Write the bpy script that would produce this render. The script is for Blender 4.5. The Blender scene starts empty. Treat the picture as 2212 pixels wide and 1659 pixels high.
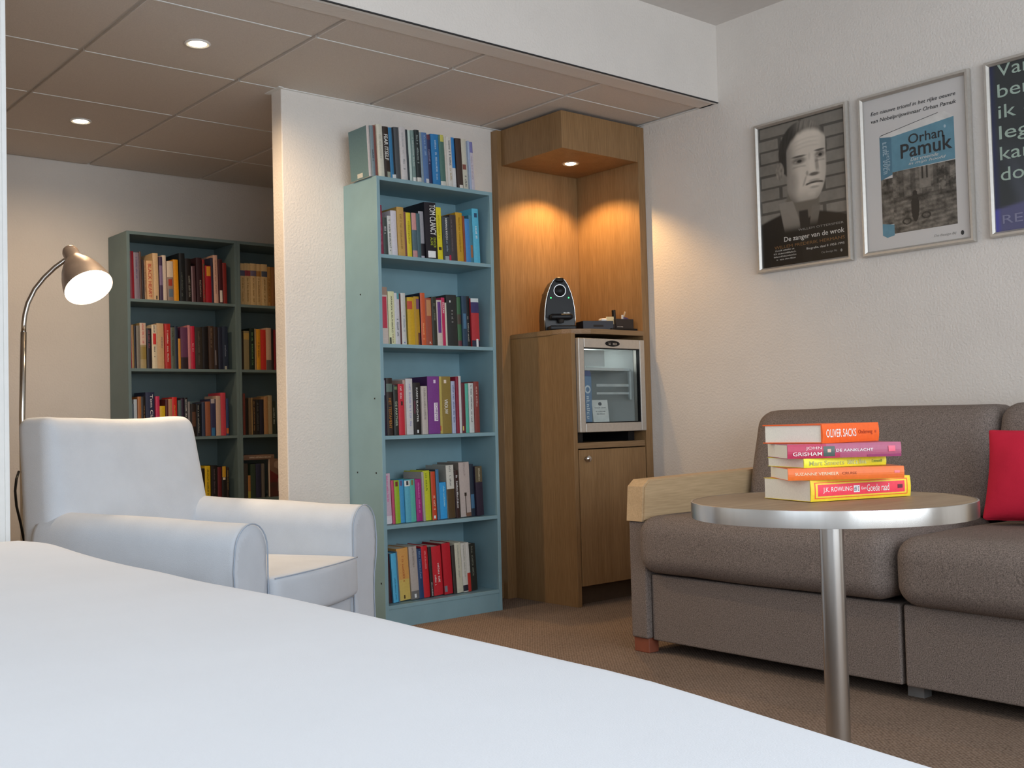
import bpy, bmesh, math, random
from mathutils import Vector, Matrix, noise
R = math.radians
SC = bpy.context.scene
COL = SC.collection
rnd = random.Random(7)

# ---------------------------------------------------------------- camera
CAM = Vector((-3.7764, -3.9387, 0.8094))
YAW, PITCH, ROLL, FPX = -0.70022, 0.035018, -0.025955, 2366.48
_c, _s = math.cos(YAW), math.sin(YAW)
fw, rt, up = Vector((-_s, _c, 0)), Vector((_c, _s, 0)), Vector((0, 0, 1))
_c, _s = math.cos(PITCH), math.sin(PITCH)
fw, up = fw*_c + up*_s, up*_c - fw*_s
_c, _s = math.cos(ROLL), math.sin(ROLL)
rt, up = rt*_c + up*_s, up*_c - rt*_s
cam_data = bpy.data.cameras.new('camera')
cam_data.sensor_fit = 'HORIZONTAL'
cam_data.sensor_width = 36.0
cam_data.lens = FPX*36.0/2212.0
cam_data.clip_start = 0.02
cam = bpy.data.objects.new('camera', cam_data)
COL.objects.link(cam)
cam.matrix_world = Matrix(((rt.x, up.x, -fw.x, CAM.x), (rt.y, up.y, -fw.y, CAM.y), (rt.z, up.z, -fw.z, CAM.z), (0, 0, 0, 1)))
SC.camera = cam

# ---------------------------------------------------------------- exposure, sky, daylight
SC.view_settings.view_transform = 'Standard'
SC.view_settings.look = 'None'
SC.view_settings.gamma = 1.0
SC.view_settings.use_curve_mapping = False
SC.view_settings.exposure = 0.0
SC.cycles.max_bounces = 10
SC.cycles.diffuse_bounces = 6
SC.cycles.sample_clamp_indirect = 6.0
SC.cycles.caustics_reflective = False
SC.cycles.caustics_refractive = False
world = bpy.data.worlds.new('sky')
SC.world = world
world.use_nodes = True
world.node_tree.nodes['Background'].inputs[0].default_value = (0.75, 0.87, 1.0, 1)
world.node_tree.nodes['Background'].inputs[1].default_value = 1.2

def lamp(name, kind, loc, power, color, direction=None, size=0.05, size_y=None, spot=None, blend=0.5):
    l = bpy.data.lights.new(name, kind)
    l.energy = power
    l.color = color
    if kind == 'AREA':
        l.shape = 'RECTANGLE'; l.size = size; l.size_y = size_y or size
    else:
        l.shadow_soft_size = size
    if spot:
        l.spot_size = R(spot); l.spot_blend = blend
    o = bpy.data.objects.new(name, l)
    COL.objects.link(o)
    o.location = loc
    if direction is not None:
        o.rotation_euler = Vector(direction).to_track_quat('-Z', 'Y').to_euler()
    return o

DAY = (0.84, 0.92, 1.0)
WARM = (1.0, 0.66, 0.34)
WARM2 = (1.0, 0.71, 0.43)
# daylight pouring through the two windows (rear wall and left wall, behind the camera)
lamp('window_daylight', 'AREA', (-2.75, -5.93, 1.35), 105, DAY, (0, 1, -0.05), 3.9, 1.75)
lamp('window_daylight', 'AREA', (-5.22, -3.6, 1.35), 14, DAY, (1, 0, -0.05), 2.2, 1.75)
# warm lamps: two ceiling downlights, the cabinet spotlight, the reading lamp
lamp('downlight_glow', 'SPOT', (-2.127, -0.297, 2.17), 45, WARM2, (0, 0, -1), 0.03, spot=170, blend=0.6)
lamp('downlight_glow', 'SPOT', (-2.127, 0.916, 2.17), 20, WARM2, (0, 0, -1), 0.03, spot=170, blend=0.6)

HT, HM, YB, YD = 2.185, 2.526, -0.907, 1.707     # tile ceiling, main ceiling, bulkhead plane, alcove rear wall

# ---------------------------------------------------------------- materials
def lin(h):
    if not isinstance(h, str): return tuple(h)
    v = [int(h[i:i+2], 16)/255 for i in (0, 2, 4)]
    return tuple(x/12.92 if x <= 0.04045 else ((x+0.055)/1.055)**2.4 for x in v)
_M = {}
def mat(name, col, rough=0.6, metal=0.0, var=0.08, vscale=30.0, bump=0.0, bscale=200.0, stretch=(1, 1, 1), spec=0.5, sheen=0.0, emit=None, trans=0.0, coat=0.0, detail=3.0):
    if name in _M: return _M[name]
    m = bpy.data.materials.new(name); m.use_nodes = True
    nt = m.node_tree; N = nt.nodes; L = nt.links
    p = N['Principled BSDF']
    col = lin(col)
    p.inputs['Roughness'].default_value = rough
    p.inputs['Metallic'].default_value = metal
    p.inputs['Specular IOR Level'].default_value = spec
    p.inputs['Sheen Weight'].default_value = sheen
    p.inputs['Transmission Weight'].default_value = trans
    p.inputs['Coat Weight'].default_value = coat
    tc = N.new('ShaderNodeTexCoord'); mp = N.new('ShaderNodeMapping')
    mp.inputs['Scale'].default_value = stretch
    L.new(tc.outputs['Object'], mp.inputs['Vector'])
    nz = N.new('ShaderNodeTexNoise'); nz.inputs['Scale'].default_value = vscale; nz.inputs['Detail'].default_value = detail
    L.new(mp.outputs['Vector'], nz.inputs['Vector'])
    cr = N.new('ShaderNodeValToRGB')
    a = [max(0, c*(1-var)) for c in col]; b = [min(1, c*(1+var)) for c in col]
    cr.color_ramp.elements[0].position = 0.3; cr.color_ramp.elements[1].position = 0.7
    cr.color_ramp.elements[0].color = (*a, 1); cr.color_ramp.elements[1].color = (*b, 1)
    L.new(nz.outputs['Fac'], cr.inputs['Fac'])
    L.new(cr.outputs['Color'], p.inputs['Base Color'])
    if bump:
        n2 = N.new('ShaderNodeTexNoise'); n2.inputs['Scale'].default_value = bscale; n2.inputs['Detail'].default_value = 4
        L.new(mp.outputs['Vector'], n2.inputs['Vector'])
        bp = N.new('ShaderNodeBump'); bp.inputs['Strength'].default_value = bump; bp.inputs['Distance'].default_value = 0.004
        L.new(n2.outputs['Fac'], bp.inputs['Height']); L.new(bp.outputs['Normal'], p.inputs['Normal'])
    if emit:
        p.inputs['Emission Color'].default_value = (*lin(emit[0]), 1); p.inputs['Emission Strength'].default_value = emit[1]
    _M[name] = m
    return m
def wood(name, c1, c2, axis='Z', rough=0.45, scale=14.0, spec=0.4):
    """veneer: fine stretched grain along one axis"""
    if name in _M: return _M[name]
    m = bpy.data.materials.new(name); m.use_nodes = True
    nt = m.node_tree; N = nt.nodes; L = nt.links; p = N['Principled BSDF']
    p.inputs['Roughness'].default_value = rough; p.inputs['Specular IOR Level'].default_value = spec
    tc = N.new('ShaderNodeTexCoord'); mp = N.new('ShaderNodeMapping')
    st = {'X': (0.06, 1, 1), 'Y': (1, 0.06, 1), 'Z': (1, 1, 0.06)}[axis]
    mp.inputs['Scale'].default_value = st
    L.new(tc.outputs['Object'], mp.inputs['Vector'])
    n1 = N.new('ShaderNodeTexNoise'); n1.inputs['Scale'].default_value = scale; n1.inputs['Detail'].default_value = 6; n1.inputs['Roughness'].default_value = 0.7
    n2 = N.new('ShaderNodeTexNoise'); n2.inputs['Scale'].default_value = scale*14; n2.inputs['Detail'].default_value = 3
    L.new(mp.outputs['Vector'], n1.inputs['Vector']); L.new(mp.outputs['Vector'], n2.inputs['Vector'])
    mx = N.new('ShaderNodeMath'); mx.operation = 'MULTIPLY_ADD'; mx.inputs[1].default_value = 0.5
    L.new(n2.outputs['Fac'], mx.inputs[0]); 
    hf = N.new('ShaderNodeMath'); hf.operation = 'MULTIPLY'; hf.inputs[1].default_value = 0.5
    L.new(n1.outputs['Fac'], hf.inputs[0]); L.new(hf.outputs[0], mx.inputs[2])
    cr = N.new('ShaderNodeValToRGB'); cr.color_ramp.elements[0].position = 0.36; cr.color_ramp.elements[1].position = 0.64
    cr.color_ramp.elements[0].color = (*lin(c1), 1); cr.color_ramp.elements[1].color = (*lin(c2), 1)
    L.new(mx.outputs[0], cr.inputs['Fac']); L.new(cr.outputs['Color'], p.inputs['Base Color'])
    _M[name] = m
    return m
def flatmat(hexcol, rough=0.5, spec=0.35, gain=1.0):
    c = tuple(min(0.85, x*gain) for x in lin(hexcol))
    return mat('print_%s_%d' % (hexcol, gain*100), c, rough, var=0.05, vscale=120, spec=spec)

WALL = mat('wall_stucco', (0.74, 0.695, 0.645), 0.92, var=0.02, vscale=6, bump=0.55, bscale=110, spec=0.2)
WHITE = mat('white_paint', (0.80, 0.80, 0.78), 0.6, var=0.02, bump=0.08, bscale=90, spec=0.3)
CEIL = mat('ceiling_paint', (0.70, 0.67, 0.64), 0.95, var=0.02, bump=0.2, bscale=120, spec=0.1)
TILE = mat('mineral_tile', (0.66, 0.60, 0.545), 0.95, var=0.05, vscale=220, bump=0.25, bscale=400, spec=0.1)
GRID = mat('ceiling_grid_metal', (0.62, 0.6, 0.57), 0.5, var=0.02)
OAK = wood('oak_veneer', (0.225, 0.125, 0.052), (0.33, 0.195, 0.088))
OAKX = wood('oak_veneer_flat', (0.215, 0.125, 0.058), (0.315, 0.195, 0.098), 'X')
BEECH = wood('beech_wood', (0.46, 0.32, 0.18), (0.60, 0.43, 0.25), 'X')
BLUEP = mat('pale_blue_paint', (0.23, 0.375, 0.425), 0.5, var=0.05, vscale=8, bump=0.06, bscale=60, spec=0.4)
BLUEP_SHADE = mat('pale_blue_paint_shaded', (0.155, 0.225, 0.235), 0.5, var=0.05, vscale=8, bump=0.06, bscale=60, spec=0.4)  # same blue paint, darkened: the alcove's shade is put into the colour
LINEN = mat('white_slipcover', (0.62, 0.665, 0.725), 0.9, var=0.03, vscale=12, bump=0.22, bscale=500, spec=0.15, sheen=0.1)
SHEET = mat('white_bed_linen', (0.765, 0.795, 0.84), 0.85, var=0.015, vscale=5, bump=0.12, bscale=600, spec=0.15)
PIPE = mat('grey_blue_piping', (0.40, 0.47, 0.57), 0.8, var=0.04)
SOFA = mat('taupe_weave', (0.205, 0.168, 0.148), 0.95, var=0.5, vscale=340, bump=0.5, bscale=420, spec=0.15, detail=5)
RED = mat('red_cloth', (0.60, 0.022, 0.055), 0.85, var=0.08, vscale=9, bump=0.25, bscale=350, spec=0.15)
STEEL = mat('brushed_steel', (0.62, 0.60, 0.57), 0.24, 1.0, var=0.05, vscale=60, stretch=(1, 1, 0.05))
LAMPM = mat('lamp_metal', (0.60, 0.52, 0.47), 0.42, 0.8)
ALU = mat('satin_aluminium', (0.60, 0.57, 0.525), 0.45, 0.75, var=0.04, vscale=80)
CHROME = mat('chrome', (0.62, 0.6, 0.58), 0.18, 1.0, var=0.02)
BLACK = mat('black_plastic', (0.010, 0.010, 0.011), 0.35, var=0.1, spec=0.18)
DARK = mat('dark_lining', (0.02, 0.017, 0.015), 0.8, var=0.1)
PAPER = mat('page_edges', (0.84, 0.78, 0.66), 0.9, var=0.05, vscale=60, stretch=(8, 8, 0.3), spec=0.1)
TABLE = wood('table_laminate', (0.30, 0.205, 0.12), (0.40, 0.285, 0.175), 'X', 0.5, 10, 0.25)
FRIDGE = mat('fridge_liner', (0.64, 0.66, 0.65), 0.5, var=0.02)
FRIDGE.node_tree.nodes['Principled BSDF'].inputs['Emission Color'].default_value = (0, 0, 0, 1)
BULB = mat('lit_bulb', (1, 0.9, 0.7), 0.5, emit=((1.0, 0.82, 0.55), 30))
LEAVE = None
# glass: thin clear panes
GLASS = bpy.data.materials.new('clear_glass'); GLASS.use_nodes = True
_n = GLASS.node_tree.nodes; _l = GLASS.node_tree.links
_t = _n.new('ShaderNodeBsdfTransparent'); _t.inputs[0].default_value = (0.93, 0.95, 0.945, 1)
_g = _n.new('ShaderNodeBsdfGlossy'); _g.inputs['Roughness'].default_value = 0.03
_x = _n.new('ShaderNodeMixShader'); _f = _n.new('ShaderNodeLayerWeight'); _f.inputs[0].default_value = 0.12
_l.new(_f.outputs[0], _x.inputs[0]); _l.new(_t.outputs[0], _x.inputs[1]); _l.new(_g.outputs[0], _x.inputs[2])
_l.new(_x.outputs[0], _n['Material Output'].inputs[0])
# vertex-coloured print for the framed posters
PRINT = bpy.data.materials.new('poster_print'); PRINT.use_nodes = True
_a = PRINT.node_tree.nodes.new('ShaderNodeAttribute'); _a.attribute_name = 'ink'
_nz = PRINT.node_tree.nodes.new('ShaderNodeTexNoise'); _nz.inputs['Scale'].default_value = 900
_mx = PRINT.node_tree.nodes.new('ShaderNodeMix'); _mx.data_type = 'RGBA'; _mx.blend_type = 'OVERLAY'; _mx.inputs['Factor'].default_value = 0.12
PRINT.node_tree.links.new(_a.outputs['Color'], _mx.inputs['A']); PRINT.node_tree.links.new(_nz.outputs['Color'], _mx.inputs['B'])
PRINT.node_tree.links.new(_mx.outputs['Result'], PRINT.node_tree.nodes['Principled BSDF'].inputs['Base Color'])
PRINT.node_tree.nodes['Principled BSDF'].inputs['Roughness'].default_value = 0.35
# carpet: fine looped weave
CARPET = bpy.data.materials.new('brown_carpet'); CARPET.use_nodes = True
_n = CARPET.node_tree.nodes; _l = CARPET.node_tree.links; _p = _n['Principled BSDF']; _p.inputs['Roughness'].default_value = 0.98
_p.inputs['Specular IOR Level'].default_value = 0.1
_tc = _n.new('ShaderNodeTexCoord'); _mp = _n.new('ShaderNodeMapping'); _mp.inputs['Scale'].default_value = (1, 1.6, 1); _mp.inputs['Rotation'].default_value = (0, 0, 0.5)
_l.new(_tc.outputs['Object'], _mp.inputs['Vector'])
_v = _n.new('ShaderNodeTexVoronoi'); _v.inputs['Scale'].default_value = 95; _v.inputs['Randomness'].default_value = 0.35
_l.new(_mp.outputs['Vector'], _v.inputs['Vector'])
_nz = _n.new('ShaderNodeTexNoise'); _nz.inputs['Scale'].default_value = 3.5; _l.new(_tc.outputs['Object'], _nz.inputs['Vector'])
_cr = _n.new('ShaderNodeValToRGB'); _cr.color_ramp.elements[0].position = 0.1; _cr.color_ramp.elements[1].position = 0.75
_cr.color_ramp.elements[0].color = (0.33, 0.25, 0.195, 1); _cr.color_ramp.elements[1].color = (0.14, 0.10, 0.076, 1)
_l.new(_v.outputs['Distance'], _cr.inputs['Fac'])
_hs = _n.new('ShaderNodeHueSaturation'); _mr = _n.new('ShaderNodeMapRange'); _mr.inputs[3].default_value = 0.8; _mr.inputs[4].default_value = 1.2
_l.new(_nz.outputs['Fac'], _mr.inputs[0]); _l.new(_mr.outputs[0], _hs.inputs['Value']); _l.new(_cr.outputs['Color'], _hs.inputs['Color'])
_l.new(_hs.outputs['Color'], _p.inputs['Base Color'])
_b = _n.new('ShaderNodeBump'); _b.inputs['Strength'].default_value = 0.6; _b.inputs['Distance'].default_value = 0.004; _b.invert = True
_l.new(_v.outputs['Distance'], _b.inputs['Height']); _l.new(_b.outputs['Normal'], _p.inputs['Normal'])

# ---------------------------------------------------------------- mesh helpers
def link(name, me, m=None, parent=None, smooth=False):
    o = bpy.data.objects.new(name, me)
    COL.objects.link(o)
    if m is not None:
        me.materials.clear(); me.materials.append(m)
    if smooth:
        for f in me.polygons: f.use_smooth = True
    if parent is not None: o.parent = parent
    return o
def pydata(name, vs, fs):
    me = bpy.data.meshes.new(name); me.from_pydata([tuple(v) for v in vs], [], fs); me.update()
    return me
def fromb(name, b):
    bmesh.ops.recalc_face_normals(b, faces=b.faces)
    me = bpy.data.meshes.new(name); b.to_mesh(me); b.free()
    return me
def bbox(b, x0, x1, y0, y1, z0, z1, bev=0.0, seg=2):
    m = Matrix.Translation(((x0+x1)/2, (y0+y1)/2, (z0+z1)/2)) @ Matrix.Diagonal((x1-x0, y1-y0, z1-z0, 1))
    r = bmesh.ops.create_cube(b, size=1, matrix=m)
    if bev:
        es = {e for v in r['verts'] for e in v.link_edges}
        bmesh.ops.bevel(b, geom=list(es), offset=bev, segments=seg, affect='EDGES', profile=0.5)
def boxes(name, lst, m, parent=None, bev=0.0, seg=2, smooth=False):
    b = bmesh.new()
    for q in lst: bbox(b, *q, bev=bev, seg=seg)
    return link(name, fromb(name, b), m, parent, smooth)
def tube_mesh(name, pts, rad, n=12, cap=True):
    pts = [Vector(p) for p in pts]; vs = []; fs = []
    rads = rad if isinstance(rad, (list, tuple)) else [rad]*len(pts)
    ref = None
    for i, p in enumerate(pts):
        t = (pts[min(i+1, len(pts)-1)]-pts[max(i-1, 0)]).normalized()
        if ref is None:
            ref = t.orthogonal().normalized()
        ref = (ref - t*ref.dot(t)).normalized()
        bi = t.cross(ref)
        for k in range(n):
            a = 2*math.pi*k/n
            vs.append(p+(ref*math.cos(a)+bi*math.sin(a))*rads[i])
    for i in range(len(pts)-1):
        for k in range(n):
            fs.append((i*n+k, i*n+(k+1) % n, (i+1)*n+(k+1) % n, (i+1)*n+k))
    if cap:
        fs.append(tuple(range(n))[::-1]); fs.append(tuple((len(pts)-1)*n+k for k in range(n)))
    return pydata(name, vs, fs)
def tube(name, pts, rad, m, parent=None, n=12): return link(name, tube_mesh(name, pts, rad, n), m, parent, True)
def lathe(name, prof, m, parent=None, n=40, mtx=None, smooth=True):
    """prof: (radius, height) pairs turned about local z"""
    vs = []; fs = []
    for r, z in prof:
        for k in range(n):
            a = 2*math.pi*k/n; v = Vector((r*math.cos(a), r*math.sin(a), z))
            vs.append(mtx @ v if mtx else v)
    for i in range(len(prof)-1):
        for k in range(n): fs.append((i*n+k, i*n+(k+1) % n, (i+1)*n+(k+1) % n, (i+1)*n+k))
    if tuple(prof[0]) != tuple(prof[-1]):
        fs.append(tuple(range(n))[::-1]); fs.append(tuple((len(prof)-1)*n+k for k in range(n)))
    b = bmesh.new(); me = pydata(name, vs, fs); b.from_mesh(me); bpy.data.meshes.remove(me)
    bmesh.ops.remove_doubles(b, verts=b.verts, dist=1e-6)
    me = fromb(name, b)
    o = link(name, me, m, parent, smooth)
    if smooth:
        me.set_sharp_from_angle(angle=R(40))
    return o
def soft(name, hx, hy, hz, r, m, parent=None, n=22, crown=(0, 0, 0), wob=0.0, wsc=3.0, fn=None, loc=(0, 0, 0), seed=0.0):
    """an upholstered block: rounded box with crowned faces and a slight wobble"""
    vs = []; fs = []; idx = {}
    def vid(i, j, k):
        key = (i, j, k)
        if key not in idx:
            t = [math.sin((q/n*2-1)*math.pi/2)*0.55+(q/n*2-1)*0.45 for q in key]
            p = Vector((t[0]*hx, t[1]*hy, t[2]*hz))
            q = Vector((max(-hx+r, min(hx-r, p.x)), max(-hy+r, min(hy-r, p.y)), max(-hz+r, min(hz-r, p.z))))
            d = p-q
            if d.length > 1e-9: p = q+d.normalized()*r
            u = [p.x/hx, p.y/hy, p.z/hz]
            w = [max(0, 1-a*a) for a in u]
            p = p+Vector((crown[0]*u[0]*w[1]*w[2], crown[1]*u[1]*w[0]*w[2], crown[2]*u[2]*w[0]*w[1]))
            if wob:
                p = p+noise.noise_vector(p*wsc+Vector((seed, seed*2, 0)))*wob+noise.noise_vector(p*wsc*3.1+Vector((seed, 5, 0)))*wob*0.35
            if fn: p = fn(p)
            idx[key] = len(vs); vs.append(p+Vector(loc))
        return idx[key]
    for s in (0, n):
        for i in range(n):
            for j in range(n):
                for f in (lambda a, b: (s, a, b), lambda a, b: (a, s, b), lambda a, b: (a, b, s)):
                    fs.append([vid(*f(i, j)), vid(*f(i+1, j)), vid(*f(i+1, j+1)), vid(*f(i, j+1))])
    b = bmesh.new(); me = pydata(name, vs, fs); b.from_mesh(me); bpy.data.meshes.remove(me)
    return link(name, fromb(name, b), m, parent, True)
def prism(name, outline, y0, y1, m, parent=None, bev=0.0, axes='XZY', smooth=False):
    """outline of 2-D points pushed from y0 to y1 along the third axis"""
    b = bmesh.new()
    def P(a, c, d):
        q = {axes[0]: a, axes[1]: c, axes[2]: d}
        return (q['X'], q['Y'], q['Z'])
    v0 = [b.verts.new(P(a, c, y0)) for a, c in outline]; v1 = [b.verts.new(P(a, c, y1)) for a, c in outline]
    k = len(outline)
    b.faces.new(v0); b.faces.new(v1[::-1])
    for i in range(k): b.faces.new((v0[i], v0[(i+1) % k], v1[(i+1) % k], v1[i]))
    if bev:
        bmesh.ops.bevel(b, geom=[e for e in b.edges if (e.verts[0] in v0) == (e.verts[1] in v0)], offset=bev, segments=2, affect='EDGES')
    return link(name, fromb(name, b), m, parent, smooth)
def empty(name, loc, rz=0.0):
    o = bpy.data.objects.new(name, None); COL.objects.link(o)
    o.location = loc; o.rotation_euler = (0, 0, rz); o.empty_display_size = 0.05
    return o
def tag(o, label, cat, group=None, kind=None):
    o['label'] = label; o['category'] = cat
    if group: o['group'] = group
    if kind: o['kind'] = kind
    return o
def struct(o):
    o['kind'] = 'structure'
    return o
_T = {}
def text_mesh(s, bold=0.0, shear=0.0):
    """flat lettering normalised to a unit box (0..1, 0..1), plus its natural aspect"""
    key = (s, bold, shear)
    if key not in _T:
        cu = bpy.data.curves.new('lettering', 'FONT'); cu.body = s; cu.offset = bold; cu.shear = shear; cu.resolution_u = 3
        o = bpy.data.objects.new('lettering', cu); COL.objects.link(o)
        bpy.context.view_layer.update()
        me = bpy.data.meshes.new_from_object(o.evaluated_get(bpy.context.evaluated_depsgraph_get()))
        bpy.data.objects.remove(o); bpy.data.curves.remove(cu)
        xs = [v.co.x for v in me.vertices]; ys = [v.co.y for v in me.vertices]
        x0, x1, y0, y1 = min(xs), max(xs), min(ys), max(ys)
        vs = [((v.co.x-x0)/(x1-x0), (v.co.y-y0)/(y1-y0)) for v in me.vertices]
        fs = [tuple(p.vertices) for p in me.polygons]
        bpy.data.meshes.remove(me)
        _T[key] = (vs, fs, (x1-x0)/(y1-y0))
    return _T[key]
def letters(name, s, m, parent, org, ex, ey, bold=0.0, shear=0.0):
    """lettering filling the parallelogram org + [0,1]*ex + [0,1]*ey"""
    vs, fs, asp = text_mesh(s, bold, shear)
    org, ex, ey = Vector(org), Vector(ex), Vector(ey)
    return link(name, pydata(name, [org+ex*x+ey*y for x, y in vs], fs), m, parent)
def scribble(name, m, parent, org, ex, ey, n, rg):
    """illegible small print: rows of tiny strokes"""
    vs = []; fs = []; org, ex, ey = Vector(org), Vector(ex), Vector(ey)
    def quad(a, b, c, d):
        k = len(vs); vs.extend([org+ex*a+ey*c, org+ex*b+ey*c, org+ex*b+ey*d, org+ex*a+ey*d]); fs.append((k, k+1, k+2, k+3))
    for i in range(n):
        if rg.random() < 0.13: continue
        a = i/n; w = 1/n
        k = rg.randrange(5); t = w*0.24
        h = 1.0 if rg.random() < 0.5 else 0.75
        quad(a, a+t, 0, h)
        if k in (0, 1, 2): quad(a+w*0.5, a+w*0.5+t, 0, h)
        if k in (1, 3): quad(a+t, a+w*0.72, h-0.16, h)
        if k in (0, 3, 4): quad(a+t, a+w*0.72, 0.0, 0.16)
        if k in (2, 4): quad(a+t, a+w*0.5, 0.42, 0.58)
    if not fs: quad(0, 0.1, 0, 1)
    return link(name, pydata(name, vs, fs), m, parent)
# ---------------------------------------------------------------- the room
def wallbox(name, lst, m=WALL, bev=0.0): return struct(boxes(name, lst, m, bev=bev))
struct(boxes('floor', [(-5.4, 0.1, -6.1, 1.85, -0.1, 0)], CARPET))
wallbox('wall_right', [(0, 0.12, -6.1, 1.85, 0, 2.66)])
wallbox('wall_rear', [(-1.64, 0, 0, 0.0836, 0, HT+0.02)], bev=0.004)
wallbox('wall_alcove', [(-4.3, 0, YD, YD+0.12, 0, HT+0.1)])
wallbox('wall_alcove_side', [(-4.42, -4.3, YB, YD+0.12, 0, HT+0.1)])
wallbox('wall_bulkhead', [(-5.3, 0, YB, YB+0.10, HT-0.003, HM)])
wallbox('wall_partition', [(-5.3, -2.955, YB, YB+0.10, 0, HT-0.003)], WHITE)
# stepped white lining on the partition's end
struct(boxes('trim_1', [(-2.955, -2.943, YB-0.016, YB+0.106, 0, HT-0.004), (-3.02, -2.955, YB-0.016, YB, 0, HT-0.004), (-3.005, -2.975, YB-0.024, YB-0.016, 0, HT-0.004)], WHITE, bev=0.002))
# rear wall (window) and left wall (window), behind and beside the camera
wallbox('wall_window', [(-5.3, -4.75, -6.1, -5.98, 0, 2.66), (-0.75, 0, -6.1, -5.98, 0, 2.66), (-4.75, -0.75, -6.1, -5.98, 0, 0.42), (-4.75, -0.75, -6.1, -5.98, 2.28, 2.66)])
wallbox('wall_left', [(-5.42, -5.3, -6.1, -4.75, 0, 2.66), (-5.42, -5.3, -2.45, YB+0.1, 0, 2.66), (-5.42, -5.3, -4.75, -2.45, 0, 0.42), (-5.42, -5.3, -4.75, -2.45, 2.28, 2.66)])
wf = [(-4.75, -4.69, -6.06, -6.0, .42, 2.28), (-0.81, -0.75, -6.06, -6.0, .42, 2.28), (-4.75, -0.75, -6.06, -6.0, .42, .48), (-4.75, -0.75, -6.06, -6.0, 2.22, 2.28), (-3.45, -3.39, -6.06, -6.0, .42, 2.28), (-2.11, -2.05, -6.06, -6.0, .42, 2.28)]
struct(boxes('window_1', wf, WHITE, bev=0.004))
struct(boxes('window_2', [(-5.4, -5.34, -4.75, -4.69, .42, 2.28), (-5.4, -5.34, -2.51, -2.45, .42, 2.28), (-5.4, -5.34, -4.75, -2.45, .42, .48), (-5.4, -5.34, -4.75, -2.45, 2.22, 2.28)], WHITE, bev=0.004))
struct(boxes('ceiling', [(-5.42, 0.12, -6.1, YB, HM, HM+0.1)], CEIL))
# dropped tile ceiling: square mineral tiles with a gap between them, hung under a metal grid
GX, GY, PT = -2.4288, 0.0119, 0.603
b = bmesh.new()
x = GX-4*PT
tl = []
for i in range(-4, 6):
    for j in range(-3, 4):
        x0, x1 = GX+i*PT, GX+(i+1)*PT; y0, y1 = GY+j*PT, GY+(j+1)*PT
        x0 = max(x0, -4.3); x1 = min(x1, -0.014); y0 = max(y0, YB+0.022); y1 = min(y1, YD-0.01)
        if x1-x0 < 0.03 or y1-y0 < 0.03: continue
        g, gy = 0.009, 0.004
        bbox(b, x0+g, x1-g, y0+gy, y1-gy, HT, HT+0.016, bev=0.002, seg=1)
struct(link('ceiling_tiles', fromb('ceiling_tiles', b), TILE))
struct(boxes('ceiling_grid', [(-4.3, 0, YB+0.1, YD, HT+0.011, HT+0.03), (-4.3, 0, YB+0.02, YB+0.101, HT+0.011, HT+0.03)], GRID))
bars = [(max(-4.3, GX+i*PT)+0.012, min(-0.02, GX+(i+1)*PT)-0.012, GY+j*PT-0.0032, GY+j*PT+0.0032, HT-0.0015, HT+0.012) for i in range(-3, 4) for j in range(-1, 3)]
bars = [q for q in bars if q[1] > q[0]]
struct(boxes('ceiling_bars', bars, WHITE))
# metal angle trims round the tile field, and a painted shadow line
struct(boxes('trim_2', [(-4.3, 0, YB+0.004, YB+0.020, HT-0.004, HT+0.001), (-0.012, 0, YB, 0, HT-0.003, HT), (-1.64, 0, -0.012, 0, HT-0.003, HT), (-1.66, -1.64, -0.02, 0.1, HT-0.003, HT), (-1.64, 0, 0.0836, 0.096, HT-0.003, HT)], WHITE))
struct(boxes('gap_shade_strip', [(-4.3, -0.002, YB-0.003, YB+0.004, HT-0.004, HT)], mat('painted_gap_shade', (0.03, 0.03, 0.032), 0.8)))  # near-black strip: shade of the gap along the bulkhead edge, done as colour
struct(boxes('baseboard_rear', [(-1.64, -0.5, -0.014, 0, 0, 0.075)], OAKX, bev=0.002))
struct(boxes('baseboard_right', [(-0.014, 0, -5.98, -0.47, 0, 0.075)], OAKX, bev=0.002))
struct(boxes('baseboard_alcove', [(-4.3, 0, YD-0.014, YD, 0, 0.075)], OAKX, bev=0.002))
# ---------------------------------------------------------------- bookcases
def bookcase(name, x0, x1, yb, yf, tops, pm, label, plinth=0.075, T=0.016, panel=0.0):
    """x0..x1 wide, back at yb, front at yf; tops = upper surfaces of the shelves"""
    r = tag(empty(name, ((x0+x1)/2, (yb+yf)/2, 0)), label, 'bookcase')
    ox, oy = (x0+x1)/2, (yb+yf)/2
    q = lambda l: [(a-ox, b_-ox, c-oy, d-oy, e, f) for a, b_, c, d, e, f in l]
    H = 1.818
    for a in (x0, x1-T): boxes('side_panel', q([(a, a+T, yf, yb, 0, H)]), pm, r, bev=0.0012)
    boxes('top_panel', q([(x0+T, x1-T, yf+0.001, yb, H-0.016, H)]), pm, r, bev=0.001)
    boxes('back_panel', q([(x0+T, x1-T, yb-0.006, yb-0.001, plinth, H-0.016)]), pm, r)
    for z in tops: boxes('shelf', q([(x0+T, x1-T, yf+0.001, yb-0.006, z-0.015, z)]), pm, r, bev=0.001)
    boxes('plinth', q([(x0+T, x1-T, yf+0.004, yf+0.02, 0, plinth)]), pm, r)
    return r
bc = bookcase('bookcase', -1.356, -0.755, 0.0, -0.252, [1.5015, 1.1385, 0.7685, 0.4095, 0.0905], BLUEP, 'narrow pale blue painted bookcase against the white wall beside the oak corner cabinet')
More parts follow.
